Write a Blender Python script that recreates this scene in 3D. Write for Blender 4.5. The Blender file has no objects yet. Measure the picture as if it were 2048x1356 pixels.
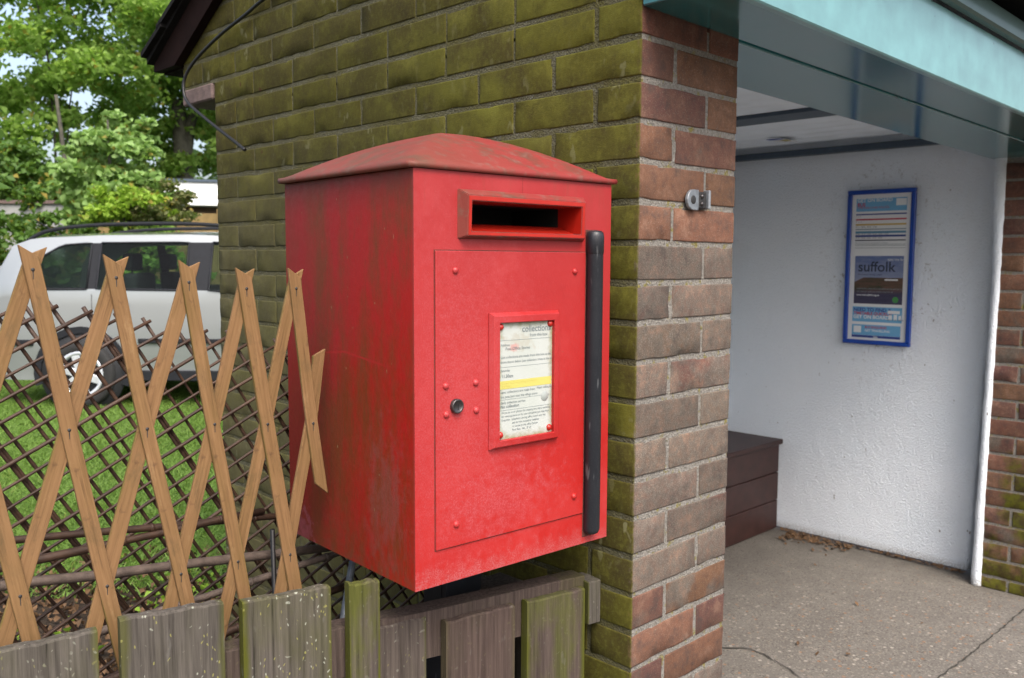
import bpy, bmesh, math, random
import numpy as np
from mathutils import Vector, Matrix
R=math.radians
sc=bpy.context.scene; COL=sc.collection
# ------------------------------------------------------------------ camera
cd=bpy.data.cameras.new('camera'); cam=bpy.data.objects.new('camera',cd); COL.objects.link(cam); sc.camera=cam
yaw,pit,rol=0.774877,-0.088318,0.004734
F=Vector((math.sin(yaw)*math.cos(pit),math.cos(yaw)*math.cos(pit),math.sin(pit)))
r0=Vector((math.cos(yaw),-math.sin(yaw),0)); u0=r0.cross(F)
RR=r0*math.cos(rol)+u0*math.sin(rol); UU=u0*math.cos(rol)-r0*math.sin(rol)
CP=Vector((-1.3231,-1.0189,1.3694))
cam.matrix_world=Matrix(((RR.x,UU.x,-F.x,CP.x),(RR.y,UU.y,-F.y,CP.y),(RR.z,UU.z,-F.z,CP.z),(0,0,0,1)))
cd.sensor_width=36; cd.lens=31.17; cd.clip_end=600; cd.clip_start=.02
cd.dof.use_dof=True; cd.dof.focus_distance=1.5; cd.dof.aperture_fstop=9
# ------------------------------------------------------------------ world, sun, exposure
w=bpy.data.worlds.new('World'); sc.world=w; w.use_nodes=True
nt=w.node_tree; nt.nodes.clear()
sky=nt.nodes.new('ShaderNodeTexSky'); sky.sky_type='NISHITA'; sky.sun_disc=False
SUN_EL,SUN_AZ=R(52),R(205)      # azimuth measured clockwise from +Y
sky.sun_elevation=SUN_EL; sky.sun_rotation=SUN_AZ; sky.air_density=1.0; sky.dust_density=6.0; sky.ozone_density=1.0
hs=nt.nodes.new('ShaderNodeHueSaturation'); hs.inputs['Saturation'].default_value=.85
bg=nt.nodes.new('ShaderNodeBackground'); bg.inputs['Strength'].default_value=.15
ow=nt.nodes.new('ShaderNodeOutputWorld')
nt.links.new(sky.outputs[0],hs.inputs['Color']); nt.links.new(hs.outputs[0],bg.inputs[0]); nt.links.new(bg.outputs[0],ow.inputs[0])
sd=bpy.data.lights.new('sun','SUN'); sd.energy=.8; sd.angle=R(22); sd.color=(1,.975,.94)
so=bpy.data.objects.new('sun',sd); COL.objects.link(so)
dirs=Vector((math.sin(SUN_AZ)*math.cos(SUN_EL),math.cos(SUN_AZ)*math.cos(SUN_EL),math.sin(SUN_EL)))
so.rotation_euler=dirs.to_track_quat('Z','Y').to_euler(); so.location=(0,-6,8)
sc.view_settings.view_transform='Standard'; sc.view_settings.look='None'; sc.view_settings.exposure=1.35; sc.view_settings.gamma=1
sc.render.resolution_x=1024; sc.render.resolution_y=678
sc.cycles.max_bounces=8; sc.cycles.diffuse_bounces=5; sc.cycles.transparent_max_bounces=12
# ------------------------------------------------------------------ helpers: materials
class NT:
    def __init__(s,name):
        s.m=bpy.data.materials.new(name); s.m.use_nodes=True; s.t=s.m.node_tree; s.b=s.t.nodes['Principled BSDF']
        s.c=s.n('ShaderNodeTexCoord'); s.P=s.c.outputs['Object']
    def n(s,ty,**k):
        x=s.t.nodes.new(ty)
        for a,v in k.items(): setattr(x,a,v)
        return x
    def put(s,sock,v):
        if v is None: return
        if isinstance(v,bpy.types.NodeSocket): s.t.links.new(v,sock)
        else:
            if sock.type=='RGBA' and len(v)==3: v=(*v,1)
            sock.default_value=v
    def noise(s,scale,detail=4,rough=.55,vec=None,dist=0):
        x=s.n('ShaderNodeTexNoise'); x.inputs['Scale'].default_value=scale; x.inputs['Detail'].default_value=detail
        x.inputs['Roughness'].default_value=rough; x.inputs['Distortion'].default_value=dist
        s.put(x.inputs['Vector'],vec or s.P); return x.outputs['Fac']
    def vor(s,scale,vec=None,feature='F1',out='Distance'):
        x=s.n('ShaderNodeTexVoronoi',feature=feature); x.inputs['Scale'].default_value=scale; s.put(x.inputs['Vector'],vec or s.P); return x.outputs[out]
    def sc(s,v,loc=(0,0,0),vec=None):
        x=s.n('ShaderNodeMapping'); s.put(x.inputs['Vector'],vec or s.P); x.inputs['Scale'].default_value=v; s.put(x.inputs['Location'],loc); return x.outputs[0]
    def ramp(s,f,a,b,lo=0,hi=1):
        x=s.n('ShaderNodeMapRange'); s.put(x.inputs[0],f); x.inputs[1].default_value=a; x.inputs[2].default_value=b; x.inputs[3].default_value=lo; x.inputs[4].default_value=hi; return x.outputs[0]
    def mix(s,f,a,b,mode='MIX'):
        x=s.n('ShaderNodeMix',data_type='RGBA',blend_type=mode); s.put(x.inputs[0],f); s.put(x.inputs[6],a); s.put(x.inputs[7],b); return x.outputs[2]
    def math(s,op,a,b=0.,c=None,clamp=False):
        x=s.n('ShaderNodeMath',operation=op,use_clamp=clamp); s.put(x.inputs[0],a); s.put(x.inputs[1],b)
        if c is not None: s.put(x.inputs[2],c)
        return x.outputs[0]
    def mul(s,a,b): return s.math('MULTIPLY',a,b)
    def sep(s,v=None):
        x=s.n('ShaderNodeSeparateXYZ'); s.put(x.inputs[0],v or s.P); return x.outputs
    def comb(s,x_,y_,z_):
        x=s.n('ShaderNodeCombineXYZ'); s.put(x.inputs[0],x_); s.put(x.inputs[1],y_); s.put(x.inputs[2],z_); return x.outputs[0]
    def attr(s,name):
        x=s.n('ShaderNodeAttribute',attribute_name=name); return x.outputs['Color']
    def dist(s,c,k=(1,1,1),vec=None):
        x=s.n('ShaderNodeVectorMath',operation='SUBTRACT'); s.put(x.inputs[0],vec or s.P); x.inputs[1].default_value=c
        y=s.n('ShaderNodeVectorMath',operation='MULTIPLY'); s.put(y.inputs[0],x.outputs[0]); y.inputs[1].default_value=k
        z=s.n('ShaderNodeVectorMath',operation='LENGTH'); s.put(z.inputs[0],y.outputs[0]); return z.outputs['Value']
    def out(s,col,rough=.6,bump=None,bs=.3,bd=.002,spec=.5,metal=0,coat=0,normal=None,k=.62):
        if k!=1: col=s.mix(1,col,(k,k,k),'MULTIPLY') if isinstance(col,bpy.types.NodeSocket) else tuple(x*k for x in col)
        s.put(s.b.inputs['Base Color'],col); s.put(s.b.inputs['Roughness'],rough); s.b.inputs['Specular IOR Level'].default_value=spec
        s.b.inputs['Metallic'].default_value=metal; s.b.inputs['Coat Weight'].default_value=coat; s.b.inputs['Coat Roughness'].default_value=.12
        if bump is not None:
            x=s.n('ShaderNodeBump'); x.inputs['Strength'].default_value=bs; x.inputs['Distance'].default_value=bd; s.put(x.inputs['Height'],bump)
            s.t.links.new(x.outputs[0],s.b.inputs['Normal'])
        return s.m
def plain(name,col,rough=.6,var=.15,scale=20,bump=.15,bd=.001,**k):
    q=NT(name); n=q.noise(scale,5); c=q.mix(q.ramp(n,.3,.7),tuple(x*(1-var) for x in col),tuple(min(1,x*(1+var)) for x in col))
    return q.out(c,rough,q.noise(scale*6,3),bump,bd,**k)
# ------------------------------------------------------------------ helpers: objects
def tag(o,label=None,cat=None,group=None,kind=None):
    if label: o['label']=label
    if cat: o['category']=cat
    if group: o['group']=group
    if kind: o['kind']=kind
    return o
def empty(name,loc=(0,0,0),rot=0,label=None,cat=None,group=None,mat=None):
    o=bpy.data.objects.new(name,None); COL.objects.link(o); o.empty_display_size=.1
    if mat is not None: o.matrix_world=mat
    else: o.location=loc; o.rotation_euler=(0,0,rot)
    return tag(o,label,cat,group)
def link(name,me,mats,parent=None,local=None,smooth=False):
    """mats: one or a list. With a parent, 'local' is the matrix in the parent's frame (identity by default)."""
    o=bpy.data.objects.new(name,me); COL.objects.link(o)
    for m in (mats if isinstance(mats,(list,tuple)) else [mats]): me.materials.append(m)
    if smooth:
        me.polygons.foreach_set('use_smooth',[True]*len(me.polygons))
    if parent is not None: o.parent=parent
    if local is not None: o.matrix_local=local
    return o
def mesh(name,v,f):
    me=bpy.data.meshes.new(name); me.from_pydata([tuple(x) for x in v],[],f); me.update(); return me
class B:
    """collects shapes in a bmesh"""
    def __init__(s): s.b=bmesh.new()
    def box(s,x0,x1,y0,y1,z0,z1,bev=0,M=None,seg=1,mi=0):
        pts=[Vector((x,y,z)) for x in(x0,x1) for y in(y0,y1) for z in(z0,z1)]
        if M is not None: pts=[M@p for p in pts]
        v=[s.b.verts.new(p) for p in pts]
        fs=[s.b.faces.new([v[i] for i in q]) for q in((0,1,3,2),(4,6,7,5),(0,4,5,1),(2,3,7,6),(0,2,6,4),(1,5,7,3))]
        for f in fs: f.material_index=mi
        if bev:
            e={e for f in fs for e in f.edges}
            bmesh.ops.bevel(s.b,geom=list(e),offset=bev,segments=seg,profile=.6,affect='EDGES')
        return s
    def prism(s,pts,d,mi=0,bev=0):
        """pts: list of 3-vectors (planar polygon), extruded by vector d"""
        a=[s.b.verts.new(p) for p in pts]; c=[s.b.verts.new(Vector(p)+Vector(d)) for p in pts]; n=len(a)
        fs=[s.b.faces.new(a),s.b.faces.new(c[::-1])]+[s.b.faces.new((a[i],c[i],c[(i+1)%n],a[(i+1)%n])) for i in range(n)]
        for f in fs: f.material_index=mi
        if bev: bmesh.ops.bevel(s.b,geom=list({e for f in fs for e in f.edges}),offset=bev,segments=1,affect='EDGES')
        return s
    def tube(s,pts,r,n=8,cap=True,mi=0):
        pts=[Vector(p) for p in pts]; rs=r if isinstance(r,(list,tuple)) else [r]*len(pts); rings=[]
        up=Vector((.13,.27,.95))
        for i,p in enumerate(pts):
            t=(pts[min(i+1,len(pts)-1)]-pts[max(i-1,0)]).normalized()
            a=t.cross(up); a=a.normalized() if a.length>1e-4 else Vector((1,0,0)); c=t.cross(a)
            rings.append([s.b.verts.new(p+(a*math.cos(2*math.pi*k/n)+c*math.sin(2*math.pi*k/n))*rs[i]) for k in range(n)])
        for i in range(len(rings)-1):
            for k in range(n):
                f=s.b.faces.new((rings[i][k],rings[i][(k+1)%n],rings[i+1][(k+1)%n],rings[i+1][k])); f.smooth=True; f.material_index=mi
        if cap:
            s.b.faces.new(rings[0][::-1]).material_index=mi; s.b.faces.new(rings[-1]).material_index=mi
        return s
    def lathe(s,prof,O,ax,n=20,mi=0,smooth=True):
        """prof: (radius, offset along ax)"""
        ax=Vector(ax).normalized(); a=ax.orthogonal().normalized(); c=ax.cross(a); O=Vector(O); rings=[]
        for rr,h in prof:
            rings.append([s.b.verts.new(O+ax*h+(a*math.cos(2*math.pi*k/n)+c*math.sin(2*math.pi*k/n))*max(rr,1e-5)) for k in range(n)])
        for i in range(len(rings)-1):
            for k in range(n):
                f=s.b.faces.new((rings[i][k],rings[i][(k+1)%n],rings[i+1][(k+1)%n],rings[i+1][k])); f.smooth=smooth; f.material_index=mi
        return s
    def quad(s,*p,mi=0):
        f=s.b.faces.new([s.b.verts.new(Vector(x)) for x in p]); f.material_index=mi; return s
    def obj(s,name,mats,parent=None,local=None,smooth=None):
        bmesh.ops.recalc_face_normals(s.b,faces=s.b.faces[:])
        if smooth is not None:
            for f in s.b.faces: f.smooth=smooth
        me=bpy.data.meshes.new(name); s.b.to_mesh(me); s.b.free()
        return link(name,me,mats,parent,local)
def text(body,size,x,z,d,mat,parent,align='LEFT',frame=None,sx=1.,name='lettering',bold=0):
    """flat lettering standing in the parent's local x-z plane at depth d, facing -y"""
    c=bpy.data.curves.new(name,'FONT'); c.body=body; c.size=size; c.align_x=align; c.resolution_u=3; c.offset=bold
    t=bpy.data.objects.new('tmp',c); me=bpy.data.meshes.new_from_object(t); bpy.data.objects.remove(t)
    me.transform(Matrix(((sx,0,0,x),(0,0,0,d),(0,1,0,z),(0,0,0,1)))); return link(name,me,mat,parent)
def copy_tree(o,parent=None):
    c=o.copy(); COL.objects.link(c)
    if parent is not None: c.parent=parent; c.matrix_parent_inverse=o.matrix_parent_inverse.copy()
    for ch in list(o.children): copy_tree(ch,c)
    return c
rnd=random.Random(7); rng=np.random.default_rng(5)
def at(u,v,dep):
    """a direction through the photograph's 2048-wide pixel grid, taken out to a real distance"""
    return CP+(F+RR*((u-1024)/1773.236)-UU*((v-678)/1773.236))*dep
# ------------------------------------------------------------------ materials
def brick_mat():
    q=NT('weathered_brick'); at_=q.attr('bc'); s3=q.n('ShaderNodeSeparateColor'); q.put(s3.inputs[0],at_); r,g,b=s3.outputs
    off=q.comb(q.mul(r,31.),q.mul(g,17.),q.mul(b,23.)); va=q.n('ShaderNodeVectorMath',operation='ADD'); q.put(va.inputs[0],q.P); q.put(va.inputs[1],off); V=va.outputs[0]
    n1=q.noise(9,5,.6,V); n2=q.noise(60,4,.6,V); n3=q.noise(380,3,.7)
    cr=q.n('ShaderNodeValToRGB'); q.put(cr.inputs[0],r); e=cr.color_ramp.elements
    e[0].position=0; e[0].color=(.19,.075,.05,1); e[1].position=1; e[1].color=(.125,.055,.05,1)
    for p_,c_ in((.25,(.2,.095,.055,1)),(.45,(.16,.085,.045,1)),(.6,(.2,.078,.055,1)),(.8,(.145,.068,.056,1))):
        x=e.new(p_); x.color=c_
    base=q.mix(q.ramp(n1,.35,.65),cr.outputs[0],q.mix(.6,cr.outputs[0],(.22,.12,.08)))
    base=q.mix(q.ramp(n2,.45,.8,0,.5),base,(.07,.045,.04))
    gm=q.math('ADD',q.mul(g,1.35),q.ramp(n1,.25,.75,-.45,.45),clamp=True)
    gm=q.mul(q.ramp(gm,.42,.62),q.ramp(n2,.25,.6,.55,1))
    base=q.mix(q.mul(gm,.88),base,q.mix(q.ramp(n3,.35,.65),(.112,.10,.083),(.195,.176,.148)))
    base=q.mix(q.ramp(n3,.56,.68,0,.55),base,(.34,.28,.23)); base=q.mix(q.ramp(q.noise(230,2,.6,V),.33,.26,0,.6),base,(.05,.04,.035))
    n4=q.noise(24,6,.75,V); base=q.mix(q.ramp(n4,.5,.66,0,.6),base,(.075,.06,.055)); base=q.mix(q.ramp(n4,.46,.34,0,.45),base,(.33,.2,.14)); base=q.mix(1,base,q.ramp(b,0,1,.9,1.25),'MULTIPLY')
    x,y,z=q.sep()
    edge=q.math('MAXIMUM',q.ramp(q.math('ADD',x,q.mul(q.noise(90,3),.008)),.004,.0085,1,0),q.mul(q.ramp(x,.02,.024,1,0),q.ramp(y,.006,.009)))
    m1=q.noise(3.2,5,.6); m2=q.noise(26,5,.65); 
    moss=q.mix(q.ramp(m1,.35,.7),(.078,.068,.008),(.135,.126,.014))
    moss=q.mix(q.ramp(b,.1,1,0,.75),moss,(.085,.07,.016))
    m5=q.noise(11,7,.78); moss=q.mix(q.ramp(m5,.5,.62,0,.6),moss,(.05,.036,.013)); moss=q.mix(q.ramp(m5,.48,.38,0,.55),moss,(.19,.185,.028)); moss=q.mix(q.mul(q.ramp(q.noise(30,3,.6,q.sc((1,1,.35))),.6,.7),q.ramp(q.noise(2.6,3),.48,.6,0,.6)),moss,(.23,.22,.10)); moss=q.mix(q.ramp(m2,.52,.8,0,.8),moss,(.055,.044,.012))
    moss=q.mix(q.ramp(q.noise(120,3,.7),.5,.75,0,.5),moss,(.18,.185,.04))
    moss=q.mix(q.mul(q.ramp(q.noise(33,2,.5,q.sc((1,1,.6))),.62,.66),q.mul(q.ramp(q.noise(4,2),.5,.6),.7)),moss,(.27,.265,.14))
    moss=q.mix(q.ramp(q.noise(17,2,.5),.73,.76,0,.8),moss,(.09,.02,.012))
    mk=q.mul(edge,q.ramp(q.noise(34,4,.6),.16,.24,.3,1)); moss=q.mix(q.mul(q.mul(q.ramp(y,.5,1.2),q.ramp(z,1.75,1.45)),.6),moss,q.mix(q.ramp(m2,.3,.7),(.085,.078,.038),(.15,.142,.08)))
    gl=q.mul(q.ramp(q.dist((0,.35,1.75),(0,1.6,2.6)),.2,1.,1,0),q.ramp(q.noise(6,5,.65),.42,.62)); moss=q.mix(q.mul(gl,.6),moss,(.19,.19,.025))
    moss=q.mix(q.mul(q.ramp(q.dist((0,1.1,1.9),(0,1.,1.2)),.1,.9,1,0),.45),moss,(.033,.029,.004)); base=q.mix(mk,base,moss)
    gp=q.math('MAXIMUM',q.ramp(q.dist((2.6,.02,.4),(1,6,3.5)),.35,1.1,1,0),q.mul(q.ramp(z,.0,.45,.9,0),q.ramp(x,1,2,0,1)))
    gp=q.ramp(q.math('ADD',gp,q.ramp(q.noise(14,4),.3,.7,-.35,.3)),.35,.75); base=q.mix(q.mul(gp,.9),base,q.mix(q.ramp(m2,.4,.6),(.12,.13,.006),(.06,.05,.012)))
    h=q.math('ADD',q.math('ADD',q.mul(n2,.7),q.mul(n3,.6)),q.mul(n4,.15))
    return q.out(base,.9,h,.8,.0018,spec=.2)
M_BRICK=brick_mat()
def mortar_mat():
    q=NT('sandy_mortar'); v=q.vor(230,out='Color'); n=q.noise(300,3,.7); n2=q.noise(8,4)
    hsv=q.n('ShaderNodeSeparateColor'); q.put(hsv.inputs[0],v)
    c=q.mix(q.ramp(hsv.outputs[0],0,1),(.24,.225,.20),(.36,.34,.305)); c=q.mix(q.ramp(n,.5,.7,0,.7),c,(.16,.14,.12))
    c=q.mix(q.ramp(q.noise(45,4,.6),.56,.66,0,.85),c,(.26,.22,.045))
    x,y,z=q.sep(); edge=q.ramp(x,.004,.006,1,0)
    mc=q.mix(q.ramp(n2,.35,.7),(.10,.095,.045),(.17,.165,.10)); mc=q.mix(q.ramp(n,.45,.65,0,.7),mc,(.06,.056,.024)); mc=q.mix(q.ramp(hsv.outputs[1],.9,.97,0,.5),mc,(.24,.24,.19)); mc=q.mix(q.ramp(q.noise(5,5,.7),.46,.62,0,.85),mc,q.mix(q.ramp(n,.4,.6),(.07,.06,.012),(.12,.112,.02)))
    c=q.mix(q.mul(edge,.92),c,mc)
    return q.out(c,.95,q.math('ADD',n,q.mul(q.vor(230),1.)),.8,.0025,spec=.2)
M_MORTAR=mortar_mat()
def red(name,kind):
    q=NT(name); x,y,z=q.sep(); n1=q.noise(7,5,.6); n2=q.noise(60,5,.65); n3=q.noise(420,3,.6)
    n9=q.noise(3.5,5,.7); base=q.mix(q.ramp(n1,.3,.7),(.46,.013,.011),(.54,.02,.016))
    if kind=='front':
        up=q.ramp(z,.15,.62); base=q.mix(q.mul(up,.55),base,(.40,.045,.05))
        w1=q.dist((.075,0,.27),(3.4,0,1.9)); m=q.ramp(q.math('ADD',w1,q.ramp(n2,.2,.8,-.4,.4)),.15,.75,1,0)
        w2=q.dist((.15,0,.125),(3.2,0,6.)); m2=q.ramp(q.math('ADD',w2,q.ramp(n2,.2,.8,-.5,.5)),.1,.6,1,0)
        m=q.math('MAXIMUM',q.mul(m,.75),m2); m=q.mul(m,q.ramp(n3,.4,.65,.25,1)); base=q.mix(q.mul(m,.6),base,(.6,.14,.16))
        m3=q.mul(q.ramp(q.math('ADD',z,q.ramp(n2,.3,.7,-.02,.02)),.0,.035,1,0),q.ramp(n3,.4,.6)); base=q.mix(q.mul(m3,.6),base,(.52,.2,.21))
        base=q.mix(q.mul(q.ramp(z,.575,.66),q.ramp(q.noise(20,4,.6,q.sc((3,3,.35))),.5,.75,0,.55)),base,(.2,.06,.03))
        base=q.mix(q.ramp(q.noise(900,1,.5),.76,.78,0,.5),base,(.8,.6,.6))
        base=q.mix(q.ramp(n9,.5,.72,0,.4),base,(.58,.09,.095)); base=q.mix(q.ramp(q.noise(26,5,.75),.6,.72,0,.3),base,(.34,.012,.012)); base=q.mix(q.mul(q.ramp(q.noise(70,4,.7),.68,.71,0,.8),q.ramp(n9,.5,.6)),base,(.30,.09,.06))
        rough=q.ramp(n2,.3,.7,.3,.5)
    elif kind=='side':
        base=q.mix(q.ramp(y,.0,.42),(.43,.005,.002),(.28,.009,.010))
        st=q.noise(7,6,.7,q.sc((2.2,2.2,.8))); al=q.mul(q.mul(q.ramp(q.math('ADD',st,q.ramp(q.noise(3,3),.3,.7,-.12,.12)),.36,.60),q.ramp(y,.3,.42,1,.3)),q.ramp(q.noise(90,3,.6,q.sc((3,3,.2))),.3,.6,.65,1))
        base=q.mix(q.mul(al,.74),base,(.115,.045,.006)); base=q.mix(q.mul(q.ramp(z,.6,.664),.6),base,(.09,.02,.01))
        w1=q.dist((0,.085,.13),(0,9,4.6)); m=q.ramp(q.math('ADD',w1,q.ramp(q.noise(34,6,.75,q.sc((1,1.3,.8))),.2,.8,-.7,.7)),.15,.6,1,0)
        w2=q.dist((0,.37,.02),(0,9,11)); m2=q.ramp(q.math('ADD',w2,q.ramp(n2,.2,.8,-.6,.6)),.25,.36,1,0)
        base=q.mix(q.mul(m,q.ramp(n3,.35,.62,.1,.6)),base,(.27,.085,.08)); base=q.mix(q.mul(m2,.75),base,(.32,.08,.1))
        cz=q.math('SUBTRACT',z,q.ramp(q.math('ABSOLUTE',q.math('SUBTRACT',y,.21)),0,.16,.366,.35)); lm=q.mul(q.ramp(q.math('ABSOLUTE',cz),.0008,.0028,1,0),q.mul(q.ramp(y,.06,.1),q.ramp(y,.26,.28,1,0)))
        base=q.mix(q.mul(lm,.8),base,(.42,.012,.012)); base=q.mix(q.mul(q.ramp(y,0,.006,1,0),.6),base,(.42,.06,.055))
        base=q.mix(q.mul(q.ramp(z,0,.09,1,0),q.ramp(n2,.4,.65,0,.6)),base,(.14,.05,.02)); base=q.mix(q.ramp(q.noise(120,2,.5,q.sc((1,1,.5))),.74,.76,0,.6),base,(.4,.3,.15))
        rough=q.ramp(n2,.3,.7,.45,.65)
    else:
        base=q.mix(.65,base,(.22,.05,.045)); st=q.noise(30,5,.65,q.sc((1.,1.,1.),None or (0,0,0)))
        base=q.mix(q.ramp(q.math('ADD',st,q.ramp(n1,.3,.7,-.1,.12)),.46,.68,0,.8),base,(.13,.065,.04)); base=q.mix(q.ramp(n2,.52,.72,0,.5),base,(.36,.17,.15))
        base=q.mix(q.ramp(x,.25,-.02,.0,.5),base,(.13,.075,.04))
        rough=.6
    return q.out(base,rough,q.math('ADD',n2,q.mul(n3,.35)),.35,.0012,spec=.35)
M_REDF,M_REDS,M_REDT=red('faded_red_paint','front'),red('algae_stained_red_paint','side'),red('lichened_red_lid_paint','top')
M_REDSHINY=plain('fresh_red_paint',(.5,.02,.01),.3,.1,40,.1,.0005)
M_DIRTRED=plain('grimy_red_joint',(.12,.03,.02),.9,.3,60)
M_BLACKHOLE=plain('unlit_inside_metal',(.01,.01,.011),.8)
def rubber():
    q=NT('black_rubber'); n=q.noise(350,3,.7); n2=q.noise(30,4)
    c=q.mix(q.ramp(n,.55,.72,0,.6),(.016,.019,.026),(.06,.065,.075)); c=q.mix(q.ramp(q.noise(90,2,.5,q.sc((1,1,.2))),.68,.72,0,.6),c,(.16,.17,.18))
    return q.out(c,q.ramp(n2,.3,.7,.32,.5),n,.25,.0008)
M_RUBBER=rubber()
M_STEEL=plain('tarnished_steel',(.13,.12,.12),.35,.3,80,.2,metal=.8)
M_GALV=plain('galvanised_steel',(.33,.36,.39),.5,.35,60,.3,metal=.5)
M_DKMETAL=plain('grimy_dark_metal',(.03,.028,.027),.6,.3,60,.3)
def trellis_mat():
    q=NT('trellis_timber'); oi=q.n('ShaderNodeObjectInfo'); r=oi.outputs['Random']
    v=q.sc((1,1,.04),q.comb(q.mul(r,9.),q.mul(r,5.),q.mul(r,3.))); g=q.noise(220,4,.6,v); g2=q.noise(14,4,.6,q.sc((1,1,.6),q.comb(0.,0.,q.mul(r,7.))))
    c=q.mix(q.ramp(g,.3,.7),(.20,.112,.045),(.34,.195,.088)); c=q.mix(q.ramp(g2,.45,.75,0,.55),c,(.19,.125,.035)); c=q.mix(q.ramp(r,0,1,0,.3),c,(.33,.18,.09))
    c=q.mix(q.ramp(q.noise(48,3,.6,q.sc((1,1,.7))),.64,.76,0,.7),c,(.10,.05,.027))
    gx=q.sep(q.c.outputs['Generated']); ed=q.math('MINIMUM',gx[0],q.math('SUBTRACT',1.,gx[0])); c=q.mix(q.mul(q.ramp(ed,0,.09,1,0),q.ramp(g2,.4,.6,0,.75)),c,(.13,.12,.02))
    d1=q.noise(26,6,.75,q.sc((1,1,.35),q.comb(q.mul(r,5.),0.,q.mul(r,13.)))); c=q.mix(q.ramp(d1,.54,.7,0,.6),c,(.12,.085,.04)); c=q.mix(q.ramp(q.noise(400,3,.6,v),.58,.72,0,.5),c,(.1,.05,.022)); c=q.mix(q.ramp(d1,.42,.3,0,.4),c,(.5,.33,.17))
    return q.out(c,.8,g,.5,.0012,spec=.2)
M_TRELLIS=trellis_mat()
def picket_mat():
    q=NT('weathered_fence_board'); oi=q.n('ShaderNodeObjectInfo'); r=oi.outputs['Random']; s3=q.n('ShaderNodeSeparateColor'); q.put(s3.inputs[0],oi.outputs['Color'])
    brown,moss,lich=s3.outputs; o3=q.comb(q.mul(r,9.),q.mul(r,5.),q.mul(r,3.))
    g=q.noise(150,5,.65,q.sc((1,1,.035),o3)); g2=q.noise(18,4,.6,q.sc((1,1,.4),o3)); n=q.noise(240,3,.7)
    grey=q.mix(q.ramp(g,.3,.72),(.055,.05,.042),(.175,.16,.138)); br=q.mix(q.ramp(g,.3,.72),(.05,.033,.029),(.135,.096,.08)); c=q.mix(brown,grey,br)
    c=q.mix(q.mul(q.ramp(g2,.5,.75),.4),c,(.06,.058,.03))
    G=q.sep(q.c.outputs['Generated']); ed=q.math('MINIMUM',G[0],q.math('SUBTRACT',1.,G[0]))
    em=q.mul(q.ramp(q.math('ADD',ed,q.ramp(g2,.3,.7,-.05,.05)),.0,.075,1,0),q.ramp(moss,0,.6,.1,1)); c=q.mix(em,c,(.095,.1,.012))
    bm=q.mul(moss,q.ramp(q.math('ADD',g2,q.ramp(G[2],.0,1,-.05,.1)),.5,.72,0,.95)); bm=q.mul(bm,q.ramp(moss,.4,.8)); c=q.mix(bm,c,q.mix(q.ramp(g,.3,.7),(.07,.078,.012),(.13,.138,.03)))
    v1=q.vor(190,q.sc((1.2,1,.7),q.comb(q.mul(q.noise(25,2),.05),q.mul(r,5.),q.mul(r,3.)))); v1c=q.n('ShaderNodeSeparateColor'); q.put(v1c.inputs[0],q.vor(190,q.sc((1.2,1,.7),q.comb(q.mul(q.noise(25,2),.05),q.mul(r,5.),q.mul(r,3.))),out='Color'))
    lm=q.mul(q.mul(q.ramp(q.math('ADD',v1,q.ramp(n,.3,.7,-.12,.12)),.25,.4,1,0),q.ramp(q.math('ADD',v1c.outputs[0],q.ramp(q.noise(9,3,.6,q.sc((1,1,1),o3)),.3,.7,-.2,.12)),.82,.84)),q.mul(lich,q.ramp(n,.35,.5,.3,1)))
    c=q.mix(q.mul(lm,.9),c,q.mix(q.ramp(v1c.outputs[1],.6,.7),(.42,.44,.36),(.32,.31,.10)))
    c=q.mix(q.ramp(q.noise(60,3,.6,q.sc((1,1,.3),o3)),.64,.74,0,.4),c,(.19,.18,.165)); c=q.mix(q.ramp(g,.36,.28,0,.8),c,(.018,.015,.012))
    return q.out(c,.9,q.math('ADD',g,q.mul(n,.3)),.8,.002,spec=.2)
M_PICKET=picket_mat()
def cane():
    q=NT('brown_willow_cane'); oi=q.n('ShaderNodeObjectInfo'); r=oi.outputs['Random']; n=q.noise(35,4,.6); n2=q.noise(8,3,.6,q.sc((1,1,1),q.comb(q.mul(r,4.),0.,0.)))
    c=q.mix(q.ramp(n,.3,.7),(.035,.018,.011),(.10,.052,.03)); c=q.mix(q.ramp(n2,.5,.75,0,.5),c,(.17,.10,.065)); return q.out(c,.6,n,.3,.001,spec=.4)
M_CANE=cane(); M_CANEG=plain('greyed_split_cane',(.17,.125,.10),.7,.45,40,.5,.002)
def render_mat():
    q=NT('roughcast_white_paint'); n=q.noise(130,3,.55); n2=q.noise(2.2,4); 
    c=q.mix(q.ramp(n2,.3,.7),(.77,.84,.91),(.83,.88,.94)); c=q.mix(q.ramp(q.noise(42,2,.5,q.sc((1,1,.8))),.74,.78,0,.75),c,(.16,.14,.12))
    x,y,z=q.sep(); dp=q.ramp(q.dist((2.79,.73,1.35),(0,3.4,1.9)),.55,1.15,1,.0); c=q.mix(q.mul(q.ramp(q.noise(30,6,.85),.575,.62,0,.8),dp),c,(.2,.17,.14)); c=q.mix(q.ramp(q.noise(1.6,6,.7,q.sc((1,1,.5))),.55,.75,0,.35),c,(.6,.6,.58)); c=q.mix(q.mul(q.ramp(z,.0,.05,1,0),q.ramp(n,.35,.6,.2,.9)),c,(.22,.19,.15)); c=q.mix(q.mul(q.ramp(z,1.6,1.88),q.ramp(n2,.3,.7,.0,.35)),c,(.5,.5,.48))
    return q.out(c,.7,q.math('ADD',n,q.mul(q.noise(320,2),.3)),1,.009,spec=.3,k=1)
M_RENDER=render_mat()
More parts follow.
